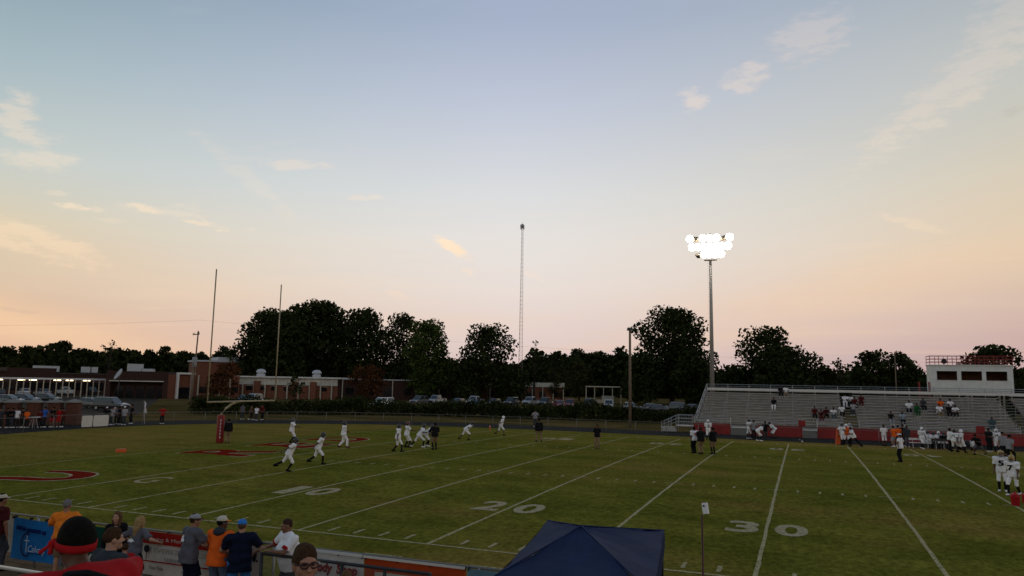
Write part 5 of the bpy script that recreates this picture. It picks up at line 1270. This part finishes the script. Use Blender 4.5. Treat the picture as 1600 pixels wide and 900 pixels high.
p = GF(1587, 790); q = empty('water_bucket', p, 0, 'red water bucket standing beside the player with gold helmet', 'bucket')
b = MB(); b.lathe((0,0,0), [(.13,0),(.15,.02),(.17,.36),(.18,.37),(.18,.40),(.12,.41)], 14); b.build('tub', mat('red_plastic', (.38,.010,.018), .4), q, True)
b = MB(); b.lathe((0,0,.41), [(.16,0),(.15,.05),(.05,.07),(.05,.13),(.02,.14)], 12); b.build('lid', mat('red_plastic', (.38,.01,.018)), q, True)
b = MB(); b.tube([(-.18,0,.36),(-.15,0,.52),(0,0,.58),(.15,0,.52),(.18,0,.36)], .012, 5); b.build('handle', BLK, q)
p = GF(1604, 786); q = empty('water_bucket', p, 0, 'red bucket half cut off beyond the first red bucket', 'bucket')
b = MB(); b.lathe((0,0,0), [(.13,0),(.15,.02),(.17,.34),(.18,.36),(.12,.37)], 14); b.build('tub', mat('red_plastic', (.38,.01,.018)), q, True); b = MB(); b.tube([(-.18,0,.34),(0,0,.5),(.18,0,.34)], .012, 5); b.build('handle', BLK, q)
p = GF(1250, 691); q = empty('helmet', p, R(40), 'dark football helmet lying at the track edge', 'helmet')
link('shell', sdf_mesh('shell', [('e', np.array([0,0,.13]), [.13,.15,.14], np.eye(3), .01, False), ('e', np.array([0,.16,.07]), [.09,.10,.09], np.eye(3), .012, True)], .02), mat('helmet_black', CC['black'], .3, spec=.5), q)
b = MB()
for z in (.04, .08): b.tube([(-.11,.06,z),(-.06,.15,z),(.06,.15,z),(.11,.06,z)], .008, 4)
b.build('face_mask', cl('lgrey', CC['lgrey']), q)
q = empty('football', GF(1253.5, 692), 0, 'pale ball lying next to the dark helmet', 'ball'); q.location.z += .10
b = MB(); b.lathe((0,0,0), [(.005,-.14),(.05,-.11),(.085,-.05),(.09,0),(.085,.05),(.05,.11),(.005,.14)], 12); o = b.build('shell', cl('cream', CC['cream']), q, True); o.rotation_euler = (R(80), 0, R(30))
b = MB(); b.box((-.015,-.05,.088),(.015,.05,.097)); b.build('laces', WHT, q)
p = GF(1309, 694); q = empty('blocking_pad', p, R(10), 'tall orange blocking pad leaning beside the huddle', 'pad'); 
b = MB(); b.add([(-.18,-.12,0),(.18,-.12,0),(.18,.12,0),(-.18,.12,0),(-.02,-.12,1.4),(.30,-.12,1.4),(.30,.12,1.4),(-.02,.12,1.4)], [(3,2,1,0),(4,5,6,7),(0,1,5,4),(1,2,6,5),(2,3,7,6),(3,0,4,7)]); b.build('cushion', ORG, q)
b = MB(); b.bar((.0,-.14,.5),(.16,-.14,.9), .05, .03); b.build('handle', BLK, q)
def bench(px0, px1, m, label):
    a, c = AY(px0, 690, BY-.42), AY(px1, 690, BY-.42); q = empty('team_bench', (a.x, BY-.42, 0), 0, label, 'bench'); L_ = c.x-a.x
    for k in range(2): b = MB(); b.box((0,.02+k*.16,.43),(L_,.16+k*.16,.47)); b.build('seat_board', m, q)
    b = MB(); b.box((0,.36,.66),(L_,.39,.82)); b.build('back_board', m, q)
    for x in (.25, L_-.3):
        b = MB(); b.box((x,.02,.38),(x+.05,.34,.428)); b.box((x,.05,0),(x+.05,.1,.38)); b.box((x,.29,0),(x+.05,.34,.38)); b.bar((x+.025,.33,.38),(x+.025,.41,.82), .05, .03); b.build('leg', GALV, q)
bench(1421, 1456, WHT, 'white team bench in front of the red wall'); bench(1457, 1481, mat('dark_bench', (.03,.03,.033), .6), 'dark team bench right of the white bench')
p = GF(1512, 704); q = empty('equipment_trolley', p, R(15), 'low trolley of white and black gear by the red wall', 'trolley')
b = MB(); b.box((-.6,-.3,.2),(.6,.3,.3)); b.build('deck', BLK, q)
for i, (x, m) in enumerate(((-.4, WHT), (0, BLK), (.35, WHT))): b = MB(); b.lathe((x,0,.3), [(.16,0),(.19,.05),(.19,.4),(.1,.5)], 12); b.build('drinks_cooler', m, q, True)
for x in (-.45, .45):
    for y in (-.25, .25): b = MB(); b.tube([(x,y-.03,.1),(x,y+.03,.1)], .1, 10); b.build('wheel', TYRE, q, True)
p = BD(59, 78.8); q = empty('folding_table', p, R(-50), 'small round white table in front of a brick gate pillar', 'table')
b = MB(); b.lathe((0,0,.92), [(.48,0),(.5,.01),(.5,.04),(.48,.05)], 20); b.build('top', WHT, q, True)
for a in (0, 1.57, 3.14, 4.71): b = MB(); b.tube([(.12*math.cos(a),.12*math.sin(a),.92),(.36*math.cos(a),.36*math.sin(a),0)], .02, 5); b.build('leg', GALV, q)
p = BD(231, 83.3); q = empty('flag', p, R(-20), 'white flag with red patch hanging from a short pole at the fence', 'flag')
b = MB(); b.tube([(0,0,0),(-.5,0,2.3)], .018, 6); b.build('pole', GALV, q)
b = MB(); n = 9; v = []
for i in range(n):
    t = i/(n-1)
    for j in range(5):
        u = j/4; v.append((-.48+.75*t+.05*math.sin(u*5), .10*math.sin(t*5+u*2), 2.25-.15*t*2-u*(.50+.25*math.sin(t*3))-.35*t))
b.add(v, [(i*5+j, (i+1)*5+j, (i+1)*5+j+1, i*5+j+1) for i in range(n-1) for j in range(4)]); o = b.build('cloth', cl('white', CC['white']), q, True)
b = MB(); v = [(x, y-.02, z) for (x, y, z) in [v[3*5+1], v[6*5+1], v[6*5+3], v[4*5+3]]]; b.add(v, [(0,1,2,3)]); b.build('red_patch', cl('red', CC['red']), o)


# ================================================================== near fence, banners
FYN = -6.55; HF = 1.20
GATE = mat('black_fence', (.035,.034,.035), .5, metal=.3)
fr = empty('banner_fence', (6, FYN, 0), 0, 'low spectator fence along the near touchline carrying the banners', 'fence')
for x in [0.0+k*2.4 for k in range(13)]:
    b = MB(); b.tube([(x,0,-.05),(x,0,HF)], .03, 6); b.build('post', GALV, fr, True)
b = MB(); b.tube([(0,0,HF),(28.8,0,HF)], .024, 6); b.build('top_rail', MATS['weathered_fence'], fr, True)
for i in range(12): chain_link('wire_mesh', (i*2.4,0,0), (i*2.4+2.4,0,0), .05, HF, .09, .0022, fr, GALV)
def fxn(px, py, z=HF): return G(px, py, z)
def banner(x0, x1, z0, z1, col, label, y=FYN-.06, name='banner', sag=.0):
    q = empty(name, (x0, y, 0), 0, label, 'banner'); L_ = x1-x0; n = max(6, int(L_*7)); b = MB(); v = []
    for i in range(n+1):
        t = i/n
        for j in range(7):
            u = j/6; bul = .022*math.sin(t*L_*4.3+u*3)+.014*math.sin(t*L_*11+u*2.1+x0)
            v.append((t*L_, bul*(.3+.7*math.sin(math.pi*u)), z1-sag*math.sin(math.pi*t)*(1-u)*.6-(z1-z0)*u))
    b.add(v, [(i*7+j, i*7+j+1, (i+1)*7+j+1, (i+1)*7+j) for i in range(n) for j in range(6)])
    m = col if not isinstance(col, tuple) else mat('banner_%d_%d_%d' % tuple(int(c*999) for c in col), col, .75, spec=.1, noise=.10, nscale=5)
    sh = b.build('sheet', m, q, True)
    for i in range(max(3, int(L_/.6))+1):
        x = .03+(L_-.06)*i/max(3, int(L_/.6)); b2 = MB(); b2.box((x-.008,-.03,z1-.03),(x+.008,.07,z1+.03)); b2.build('tie', BLK, q)
    return q, L_
def put(q, txt, x, z, h, col, name='lettering', shear=0, off=.0, w=None, y=-.045):
    me = text_mesh(txt, h, off, shear)
    if w: xs_ = [v.co.x for v in me.vertices]; k = w/(max(xs_)-min(xs_)); me.transform(Matrix.Diagonal((k, 1, 1, 1)))
    for v in me.vertices: v.co = Vector((x+v.co.x, y, z+v.co.y))
    return link(name, me, mat('print_%d_%d_%d' % tuple(int(c*999) for c in col), col, .8, spec=.05), q)
def rect(q, x0, z0, x1, z1, col, name='stripe', y=-.04):
    b = MB(); b.box((x0,y,z0),(x1,y+.006,z1)); return b.build(name, mat('print_%d_%d_%d' % tuple(int(c*999) for c in col), col, .8, spec=.05), q)
def X(px, py, z, y=FYN-.06): return AY(px, py, y).x
# pale banner at the far left end
q, L_ = banner(X(-40,815,1.1), X(22,815,1.1), .28, 1.14, (.34,.31,.26), 'pale banner behind the person in the maroon shirt')
for k in range(7): rect(q, L_-.75, .42+k*.085, L_-.2-.08*(k % 3), .45+k*.085, (.05,.05,.05), 'print_line')
q, L_ = banner(X(22,813,1.1), X(99,825,1.1), .14, 1.14, (.012,.135,.36), 'blue church banner with a white cross logo', sag=.05)
DKB = (.006,.02,.10)
for k, (a, c) in enumerate(((.16,.36),(.40,.50),(.54,1.02),(1.08,1.20))): rect(q, a, .86-.02*k, c, .95-.02*k, DKB, 'print_line')
put(q, 'Calvary', .62, .36, .23, (.42,.52,.62), 'lettering', .3, w=.62)
b = MB(); c0 = (.56,.52); v = []
for k in range(19):
    a = R(60+k*14)
    for r_ in (.30, .26-.03*math.sin(R(k*10))): v.append((c0[0]+r_*.62*math.cos(a), -.045, c0[1]+r_*math.sin(a)))
b.add(v, [(2*i, 2*i+1, 2*i+3, 2*i+2) for i in range(18)]); b.build('logo_ring', mat('print_6_19_100', DKB), q)
rect(q, .575, .34, .595, .74, (.45,.55,.65), 'logo_cross', -.047); rect(q, .50, .61, .67, .632, (.45,.55,.65), 'logo_cross', -.0475)
rect(q, .62, .325, 1.2, .34, DKB, 'print_line')
q, L_ = banner(X(100,825,1.1), X(168,832,1.1), .14, 1.14, (.006,.05,.034), 'dark green banner with large cream letters')
put(q, 'WN', L_-.78, .68, .36, (.50,.48,.40), 'lettering', off=.012, w=.50); put(q, 'RO', L_-.74, .26, .36, (.50,.48,.40), 'lettering', off=.012, w=.50)
x0_ = X(222,836,1.1)
q, L_ = banner(x0_, X(345,846,1.1), .12, 1.18, (.54,.49,.42), 'white shop banner with a red top band and palm tree print')
RD = (.33,.018,.012); rect(q, .0, .92, L_, 1.185, RD, 'red_band'); rect(q, .0, .52, L_, .545, RD, 'stripe', -.041)
put(q, 'Serving & Mortgage Ticket', .18, 1.0, .11, (.56,.45,.38), 'lettering', w=L_-.35, y=-.05)
put(q, 'EVERETTO', .42, .74, .14, (.30,.26,.20), 'lettering', w=(L_-.62)*.62); put(q, 'COIN', .42+(L_-.62)*.68, .74, .14, (.30,.26,.20), 'lettering', w=(L_-.62)*.30); put(q, '&', .5+L_*.38, .64, .10, (.10,.08,.06)); put(q, 'SERVICES', .75, .56, .12, (.25,.22,.18), w=.75)
put(q, 'Your Title', .32, .36, .12, (.06,.05,.05), w=.42); put(q, 'and MT', .32+L_*.42, .36, .12, (.06,.05,.05), w=.4); 
for k in range(5): rect(q, .1+k*L_*.19, .19, .1+k*L_*.19+L_*.15, .235, (.12,.10,.08), 'print_line')
b = MB(); b.add([(.22+.012*s+.0, -.046, z) for z, s in ((.56,-1),(.56,1),(.76,1),(.76,-1))], [(0,1,2,3)]); b.add([(.22+.09*math.cos(a*.628), -.046, .80+.085*math.sin(a*.628)) for a in range(10)], [tuple(range(10))]); b.build('palm_print', mat('print_12_12_14', (.012,.012,.014)), q)
q, L_ = banner(X(346,846,1.1), X(409.5,852,1.1), .12, 1.18, (.50,.44,.36), 'beige banner with black initials behind the man in navy')
put(q, 'F.M.', L_-.52, .82, .22, (.02,.02,.02), w=.46, shear=.2, off=.008); put(q, 'SC', L_-.28, .36, .12, (.05,.05,.05)); put(q, 'E', .22, .36, .30, (.20,.16,.12))
xb0, xb1, xb2, xb3 = X(456,857.5,1.2), X(568,872.5,1.2), X(728,888,1.2), X(900,905,1.2)
q, L_ = banner(xb0, xb1, .15, 1.16, (.56,.51,.45), 'white banner with dark red slanted shop lettering behind the wire fence')
rect(q, 0, 1.165, L_, 1.225, (.60,.57,.52), 'white_edge', -.05)

put(q, 'Body', .56, .80, .25, (.02,.02,.02), shear=.12, w=.50, off=.012, y=-.046); put(q, 'Body', .55, .81, .25, RD, shear=.12, w=.50, off=.004, y=-.05)
put(q, 'Shop', 1.16, .80, .25, (.02,.02,.02), shear=.12, w=.50, off=.012, y=-.046); put(q, 'Shop', 1.15, .81, .25, RD, shear=.12, w=.50, off=.004, y=-.05)
q, L_ = banner(xb1+.02, xb2, .15, 1.16, (.42,.055,.012), 'orange banner with pale lower half next to the shop lettering')
rect(q, 0, 1.165, L_, 1.215, (.62,.56,.48), 'white_edge', -.05); rect(q, .28, .15, L_-.05, .92, (.55,.48,.38), 'pale_field', -.042)

q, L_ = banner(xb2+.03, xb3, .15, 1.18, (.13,.23,.27), 'pale blue banner running behind the navy tent')
for k in range(6): rect(q, .18+k*.2, .98, .30+k*.2, 1.05, (.40,.48,.50), 'print_block')
# dark wire gate and fence in front
GY = -7.15; gx0, gx1 = AY(410, 854, GY).x, AY(672, 884, GY).x
fr = empty('black_wire_fence', (gx0, GY, 0), 0, 'short black wire fence panel in front of the shop lettering banner', 'fence')
Lg = gx1-gx0; n = 4
for k in range(n+1):
    b = MB(); b.tube([(Lg*k/n,0,-.05),(Lg*k/n,0,1.16)], .035, 8); b.build('post', GATE, fr, True)
b = MB(); b.tube([(0,0,1.14),(Lg,0,1.14)], .032, 8); b.build('top_rail', GATE, fr, True)
b = MB()
for k in range(int(Lg/.06)): b.tube([(k*.06,-.034,1.11),(k*.06+.02,0,1.178),(k*.06+.03,.034,1.11)], .006, 4)
o = b.build('wire_ties', GATE, fr); o['kind'] = 'stuff'
for k in range(n): chain_link('wire_mesh', (Lg*k/n,0,0), (Lg*(k+1)/n,0,0), .05, 1.12, .055, .0024, fr, mat('grey_wire', (.16,.15,.14), .5, metal=.4))

# ================================================================== navy canopy tent
NAVY = mat('navy_canopy', (.0085,.019,.060), .75, spec=.08, noise=.15, nscale=2, bump=.5, bscale=4)
ta, tb = G(857, 813, 2.3), G(1037, 830, 2.3); tx0, tx1, ty1 = ta.x, tb.x, (ta.y+tb.y)/2; ty0 = ty1-3.5; pk = G(908, 822, 2.60)
q = empty('canopy_tent', ((tx0+tx1)/2, (ty0+ty1)/2, 0), 0, 'navy blue pop-up canopy tent beside the spectator fence', 'tent'); ox, oy = (tx0+tx1)/2, (ty0+ty1)/2
cn = [(tx0-ox,ty1-oy,2.3),(tx1-ox,ty1-oy+.03,2.3),(tx1-ox+.55,ty1-oy-4.0,2.3),(tx0-ox+.62,ty1-oy-4.0,2.3)]; pk = (pk.x-ox, pk.y-oy, 2.60)
for i in range(4):
    a, c_ = Vector(cn[i]), Vector(cn[(i+1) % 4]); P0 = Vector(pk); b = MB(); v = []; n = 10
    for r_ in range(n+1):
        for s_ in range(n+1):
            e_ = a.lerp(c_, s_/n); p_ = P0.lerp(e_, r_/n); p_.z -= .05*math.sin(math.pi*r_/n)*math.sin(math.pi*s_/n)+.035*(r_/n)**2*math.sin(math.pi*s_/n)+.010*math.sin(s_*2.1+r_)+.012*math.sin(s_*1.3-r_*.7)*(r_/n); v.append(p_)
    b.add(v, [(r_*(n+1)+s_, (r_+1)*(n+1)+s_, (r_+1)*(n+1)+s_+1, r_*(n+1)+s_+1) for r_ in range(n) for s_ in range(n)]); b.build('roof_panel', NAVY, q, True)
    b = MB(); v = []
    for s_ in range(n+1):
        e_ = a.lerp(c_, s_/n); e_.z -= .035*math.sin(math.pi*s_/n); d_ = Vector((e_.x-pk[0], e_.y-pk[1], 0)).normalized(); v += [e_+d_*.004, e_+d_*.02+Vector((0,0,-.24))]
    b.add(v, [(2*s_, 2*s_+1, 2*s_+3, 2*s_+2) for s_ in range(n)]); b.build('valance', NAVY, q)
    b = MB(); b.tube([P0+Vector((0,0,.006)), P0.lerp(a, .5)+Vector((0,0,.004)), a+Vector((0,0,.006))], .010, 5); b.build('seam', NAVY, q, True)
    b = MB(); b.bar((a.x*.97,a.y*.98,0),(a.x*.97,a.y*.98,2.27), .035, .035); b.box((a.x*.97-.06,a.y*.98-.06,0),(a.x*.97+.06,a.y*.98+.06,.02)); b.build('leg', BLK, q)
    b = MB(); b.bar(Vector((a.x*.97,a.y*.98,2.1)), Vector((c_.x*.97,c_.y*.98,2.1)), .02, .03); b.build('truss', BLK, q)
# slim camera pole
pp_ = AD(1098, 850, 10.2); zt = AD(1097, 804, 10.2).z; q = empty('camera_pole', (pp_.x, pp_.y, 0), 0, 'slim dark red pole topped by a small white camera box', 'camera')
b = MB(); b.tube([(.01,0,0),(-.005,0,zt)], [.016,.012], 8); b.build('pole', mat('dark_red_pole', (.06,.008,.008), .4), q, True)
b = MB(); b.box((-.035,-.02,zt-.01),(.035,.02,zt+.125)); o = b.build('camera_box', mat('white_plastic', (.70,.69,.68), .5), q); o.rotation_euler = (0, R(-9), R(-20)); o.location = (zt*.156, 0, zt*.012)
b = MB(); b.tube([(-.005,-.024,zt+.09),(-.005,-.034,zt+.09)], .012, 8); b.build('lens', BLK, o)
for a in (0, 2.09, 4.19): b = MB(); b.tube([(0,0,.35),(.35*math.cos(a),.35*math.sin(a),0)], .012, 5); b.build('tripod_leg', BLK, q)
# ================================================================== home stand under the camera
hb = empty('home_bleachers', (10, -12.4, 0), 0, 'aluminium home stand rows behind a pale pipe rail', 'bleachers')
def zfl(Y): return 2.0+(-14.7-Y)*.27
b = MB(); b.box((0,-.14,-.04),(24,.14,0)); hs1 = share('seat_plank', b, ALU); b = MB(); b.box((0,-.3,-.04),(24,.3,0)); hs2 = share('foot_plank', b, ALU)
for k in range(11):
    y = -13.0-.8*k; z = zfl(y); link('foot_plank', hs2, None, hb, (0, y+.05+12.4, z-.01)); link('seat_plank', hs1, None, hb, (0, y-.42+12.4, z+.43))
b = MB(); b.box((0,-.5,zfl(-12.4)-.06),(24,.35,zfl(-12.4))); b.build('front_walkway', ALU, hb)
for x in (.2, 6, 12, 18, 23.8):
    b = MB(); b.bar((x,-.2,zfl(-12.6)-.2),(x,-8.9,zfl(-21.3)-.2), .08, .16)
    for yy in (-.2, -3, -6, -8.8): b.bar((x,yy,-.02),(x,yy,zfl(-12.4+yy)-.2), .08, .08)
    b.build('stringer', GALV, hb)
ra_, rb_ = G(0, 886.5, 2.0), G(90, 899, 2.0); ry = (ra_.y+rb_.y)/2
b = MB(); b.tube([(0,ry+12.4,2.0),(24,ry+12.4,2.0)], .027, 8); b.build('front_rail', mat('pale_pipe', (.55,.50,.42), .4, metal=.2), hb, True)
b = MB(); b.tube([(0,ry+12.4,1.68),(24,ry+12.4,1.68)], .02, 8); b.build('middle_rail', GALV, hb, True)
for k in range(11): b = MB(); b.tube([(.2+k*2.36,ry+12.4,zfl(-12.4)-.05),(.2+k*2.36,ry+12.4,2.0)], .022, 6); b.build('rail_post', GALV, hb, True)

# ================================================================== spectators close to the camera
def near(px, py, Y, sc, label, **k):
    p = AY(px, py, Y); k.setdefault('res', .016); k.setdefault('det', 1); k.setdefault('skin', 'tan'); return person((p.x, Y, -.018), hd(sc), label, **k)
near(-4, 835, -7.2, 25, 'person in maroon shirt and pale cap standing at the pale banner', top='maroon', sleeve='short', bottom='dgrey', hat='cap', hatcol='cream', shoes='black', skin='mid', h=1.82)
near(98, 840, -7.05, 350, 'man with grey hair in orange T-shirt in front of the dark green banner', top='orange2', bottom='khaki', legs='short', hair='greyh', shoes='white', pose='rail', build=1.1, h=1.80)
near(181, 835, -7.0, 160, 'woman with long light brown hair in black top, facing the stands', top='black', sleeve='long', bottom='black', hair='lbrown', long_hair=True, skin='light', h=1.66, build=.88, over=dict(head=(20,4)),
     extra=lambda root, q: [link('neckline', sdf_mesh('neckline', [q['e'](q['tp'](0,.095,.42), (.055,.05,.085), q['T'], .01)], .012), skinm('light'), root), link('scarf', sdf_mesh('scarf', [q['c'](q['tp'](.06,.13,.40), q['tp'](.09,.16,.12), .035, .045, .02), q['c'](q['tp'](-.02,.12,.36), q['tp'](.05,.16,.16), .03, .04, .02)], .014, (), .006, 3), cl('brown', CC['brown']), root),
                            [link('eye', sdf_mesh('eye', [q['e'](q['hp'](.031*s_,.093,.010), (.013,.010,.008), q['Hd'], .004)], .004), mat('eye_dark', (.02,.015,.012), .2), root) for s_ in (-1, 1)], link('lips', sdf_mesh('lips', [q['c'](q['hp'](-.018,.097,-.066), q['hp'](.018,.097,-.066), .008, .008, .006)], .004), mat('lips', (.30,.08,.06), .5), root)])
def logo_back(pts, nm='shirt_print', y=-.158, col='white'):
    def f(root, q):
        me = bpy.data.meshes.new(nm); me.from_pydata([tuple(np.array(q['tp'](x, y-.012*math.cos(x*8), z))*q['s']) for x, z in pts], [], [tuple(range(len(pts)))]); me.update()
        link(nm, me, cl(col, CC[col]), root)
    return f
near(210, 850, -7.3, 20, 'blonde woman in grey T-shirt and black shorts leaning on the fence', top='grey', bottom='black', legs='short', hair='blond', long_hair=True, skin='light', h=1.66, build=.92, pose='rail', over=dict(lh=(-.40,.25,1.12), rh=(.40,.32,1.14), lean=12), hem=.03,
     extra=logo_back([(-.10,.22),(-.06,.29),(.02,.31),(.07,.28),(.11,.24),(.06,.25),(.03,.22),(-.04,.24)]))
near(196, 850, -8.1, 340, 'child in red shirt beside the blonde woman', top='red', bottom='black', hair='brown', skin='light', h=1.28, shoes='black')
near(296, 850, -7.25, 35, 'man in grey T-shirt, dark shorts and white and maroon cap', top='grey', bottom='navy', legs='short', hat='cap', hatcol='lgrey', hair='brown', skin='tan', h=1.82, build=1.08, pose='rail', over=dict(brimcol='maroon', head=(25,-8), lh=(-.14,.36,1.06), rh=(.16,.36,1.06)), shoes='black', hem=.05,
     extra=logo_back([(-.10,.28),(-.07,.36),(-.03,.40),(.0,.38),(-.02,.34),(.02,.32),(.02,.27),(-.05,.26)], y=-.172))
near(341, 850, -7.2, 15, 'man in bright orange hooded jacket, jeans and cream cap', top='orange', sleeve='long', bottom='jean', hat='cap', hatcol='cream', hair='black', skin='dark', h=1.82, build=1.1, pose='rail', over=dict(brimcol='orange2', head=(35,-4), lh=(-.12,.34,1.02), rh=(.20,.34,1.04)), hem=.05, shoes='black',
     extra=lambda root, q: link('hood', sdf_mesh('hood', [q['e'](q['tp'](0,-.085,.515), (.135,.09,.085), q['T'], .03), q['c'](q['tp'](-.09,-.02,.52), q['tp'](.09,-.02,.52), .05, .05, .03)], .016, (), .006, 4), cl('dgrey', CC['dgrey']), root))
near(376, 852, -7.2, 345, 'heavy man in navy T-shirt, bright blue trousers and blue cap', top='navy', bottom='blue', hat='cap', hatcol='blue', hair='lbrown', skin='light', h=1.80, build=1.22, pose='rail', over=dict(brim=1, lh=(-.2,.30,1.02), rh=(.26,.30,1.02)), hem=.10, shoes='white')
pm = near(458, 840, -6.80, 232, 'heavy man in white polo shirt resting his arms on the black wire fence', top='white', bottom='dgrey', hair='stubble', hairline=.09, hair_vol=-.008, skin='mid', h=1.87, build=1.25, belly=.10, hem=.04, over=dict(lean=12, lh=(-.06,.46,1.17), rh=(.30,.44,1.17), le=(-1,-.3,-.6), re=(1,-.2,-.7), head=(12,-10)), shoes='black',
     extra=lambda root, q: [link('collar', sdf_mesh('collar', [q['c'](q['tp'](-.05,-.03,.515), q['tp'](.05,-.03,.515), .062, .062, .03), q['c'](q['tp'](-.055,.03,.50), q['tp'](.055,.03,.50), .045, .045, .02)], .012), cl('white', CC['white']), root),
                            link('side_piping', sdf_mesh('side_piping', [q['c'](q['tp'](-.235,.06,.30), q['tp'](-.245,.07,.02), .012, .012, .01)], .008), cl('navy', CC['navy']), root),
                            [link('sleeve_band', sdf_mesh('sleeve_band', [q['c'](sh_+(el_-sh_)*.73, sh_+(el_-sh_)*.80, .089, .089, .0, True)], .012), cl('red', CC['red']), root) for sh_, el_ in ((q['shl'], q['le']), (q['shr'], q['re']))]])
def seated(px, py, D_, sc, label, **k):
    hcn = AD(px, py, D_); a = R(hd(sc)); h_ = k.get('h', 1.75)/1.75; l_ = R((k.get('over') or {}).get('lean', 10))
    hf = (.46-.5*math.sin(l_)-.19*math.sin(l_/2))*h_; z = hcn.z-(.56+.5*math.cos(l_)+.185*math.cos(l_/2))*h_
    k.setdefault('res', .012); k.setdefault('det', 1); k.setdefault('pose', 'sit')
    return person((hcn.x+math.sin(a)*hf, hcn.y+math.cos(a)*hf, z), hd(sc), label, **k)
def glasses(root, q):
    hp, s_ = q['hp'], q['s']; b = MB()
    for sg in (-1, 1):
        pts = [np.array(hp(sg*(.033+.027*math.cos(a)), .112-.006*abs(math.cos(a)), .008+.019*math.sin(a)))*s_ for a in [R(t) for t in range(0, 361, 30)]]
        b.tube(pts, .006*s_, 5, False); b.tube([np.array(hp(sg*.060,.104,.014))*s_, np.array(hp(sg*.083,.06,.014))*s_, np.array(hp(sg*.086,-.01,.006))*s_], .006*s_, 5)
    b.tube([np.array(hp(-.008,.116,.012))*s_, np.array(hp(.008,.116,.012))*s_], .007*s_, 5)
    g = b.build('glasses', mat('dark_red_frame', (.035,.008,.008), .3), root)
    for sg in (-1, 1):
        b = MB(); b.add([np.array(hp(sg*(.033+.025*math.cos(a)), .111, .008+.017*math.sin(a)))*s_ for a in [R(t) for t in range(0, 360, 30)]], [tuple(range(12))]); lm_ = mat('glasses_lens', (.9,.9,.9), .02, spec=.3, trans=1.0); lm_.node_tree.nodes['Principled BSDF'].inputs['IOR'].default_value = 1.02; b.build('lens', lm_, g)
        link('eye', sdf_mesh('eye', [q['e'](hp(.031*sg,.092,.010), (.012,.010,.008), q['Hd'], .004)], .004), mat('eye_dark', (.02,.015,.012), .2), root)
    link('lips', sdf_mesh('lips', [q['c'](hp(-.020,.096,-.066), hp(.020,.096,-.066), .008, .008, .006)], .004), mat('lips', (.30,.08,.06), .5), root)
seated(476, 881, 5.6, 150, 'man with short brown hair and dark glasses looking down, in grey blue shirt', top='dgrey', bottom='black', hair='brown', skin='tan', over=dict(head=(0,4), lean=4), hair_vol=-.004, extra=glasses)
seated(176, 842, 10.6, 30, 'man with short brown hair in dark grey T-shirt, seen from behind', top='dgrey', bottom='black', hair='brown', skin='light', build=1.1, over=dict(head=(25,0)), res=.016)
seated(541, 905.5, 9.3, 0, 'child with light brown hair before the shop lettering', top='grey', bottom='black', hair='lbrown', skin='light', h=1.3, res=.016)
def redman(root, q):
    hp, tp, s_ = q['hp'], q['tp'], q['s']; b = MB(); n = 28; v = []
    for i in range(n):
        a = 2*math.pi*i/n
        for dz, dr in ((-.020,.0),(.022,.004),(.022,-.008),(-.020,-.012)): v.append(np.array(hp((.101+dr)*math.cos(a), -.014+(.120+dr)*math.sin(a), .004+dz+.010*math.sin(a)))*s_)
    b.add(v, [(i*4+k, ((i+1) % n)*4+k, ((i+1) % n)*4+(k+1) % 4, i*4+(k+1) % 4) for i in range(n) for k in range(4)])
    hbd = b.build('headband', cl('red', CC['red']), root, True)
    link('knot', sdf_mesh('knot', [q['c'](hp(-.085,.055,.018), hp(-.098,.062,.012), .022, .018, .01), q['c'](hp(-.095,.062,.010), hp(-.135,.10,-.035), .008, .012, .008), q['c'](hp(-.095,.055,.008), hp(-.105,.05,-.035), .010, .014, .008)], .006), cl('red', CC['red']), hbd)
    b = MB(); st = [(-.135,-.10,.30),(-.135,-.085,.42),(-.13,-.03,.505),(-.125,.05,.50),(-.12,.13,.40)]; P_ = [np.array(tp(*t))*s_ for t in st]
    b.tube(P_, .024, 8); b.build('bag_strap', cl('black', CC['black']), root, True)
    b = MB(); st = [(.12,-.165,.14),(.0,-.165,.26),(-.08,-.15,.36),(-.135,-.09,.44)]; b.tube([np.array(tp(*t))*s_ for t in st], .020, 8); b.build('bag_strap', cl('black', CC['black']), root, True)
seated(119, 850, 5.0, 303, 'man with dark hair and red headband in red T-shirt, seen from behind', top='red', bottom='black', hair='black', hair_vol=.010, hair_low=.004, skin='dark', build=1.02, over=dict(head=(4,16), lean=60, lh=(-.25,.35,.75), rh=(.25,.35,.75)), extra=redman, res=.010)
hp_ = G(1040, 895.5, 1.74); person((hp_.x, hp_.y, -.018), hd(200), 'person in white cap standing at the corner of the navy tent', top='lgrey', bottom='black', hat='cap', hatcol='white', skin='tan', h=1.70, res=.016, det=1)
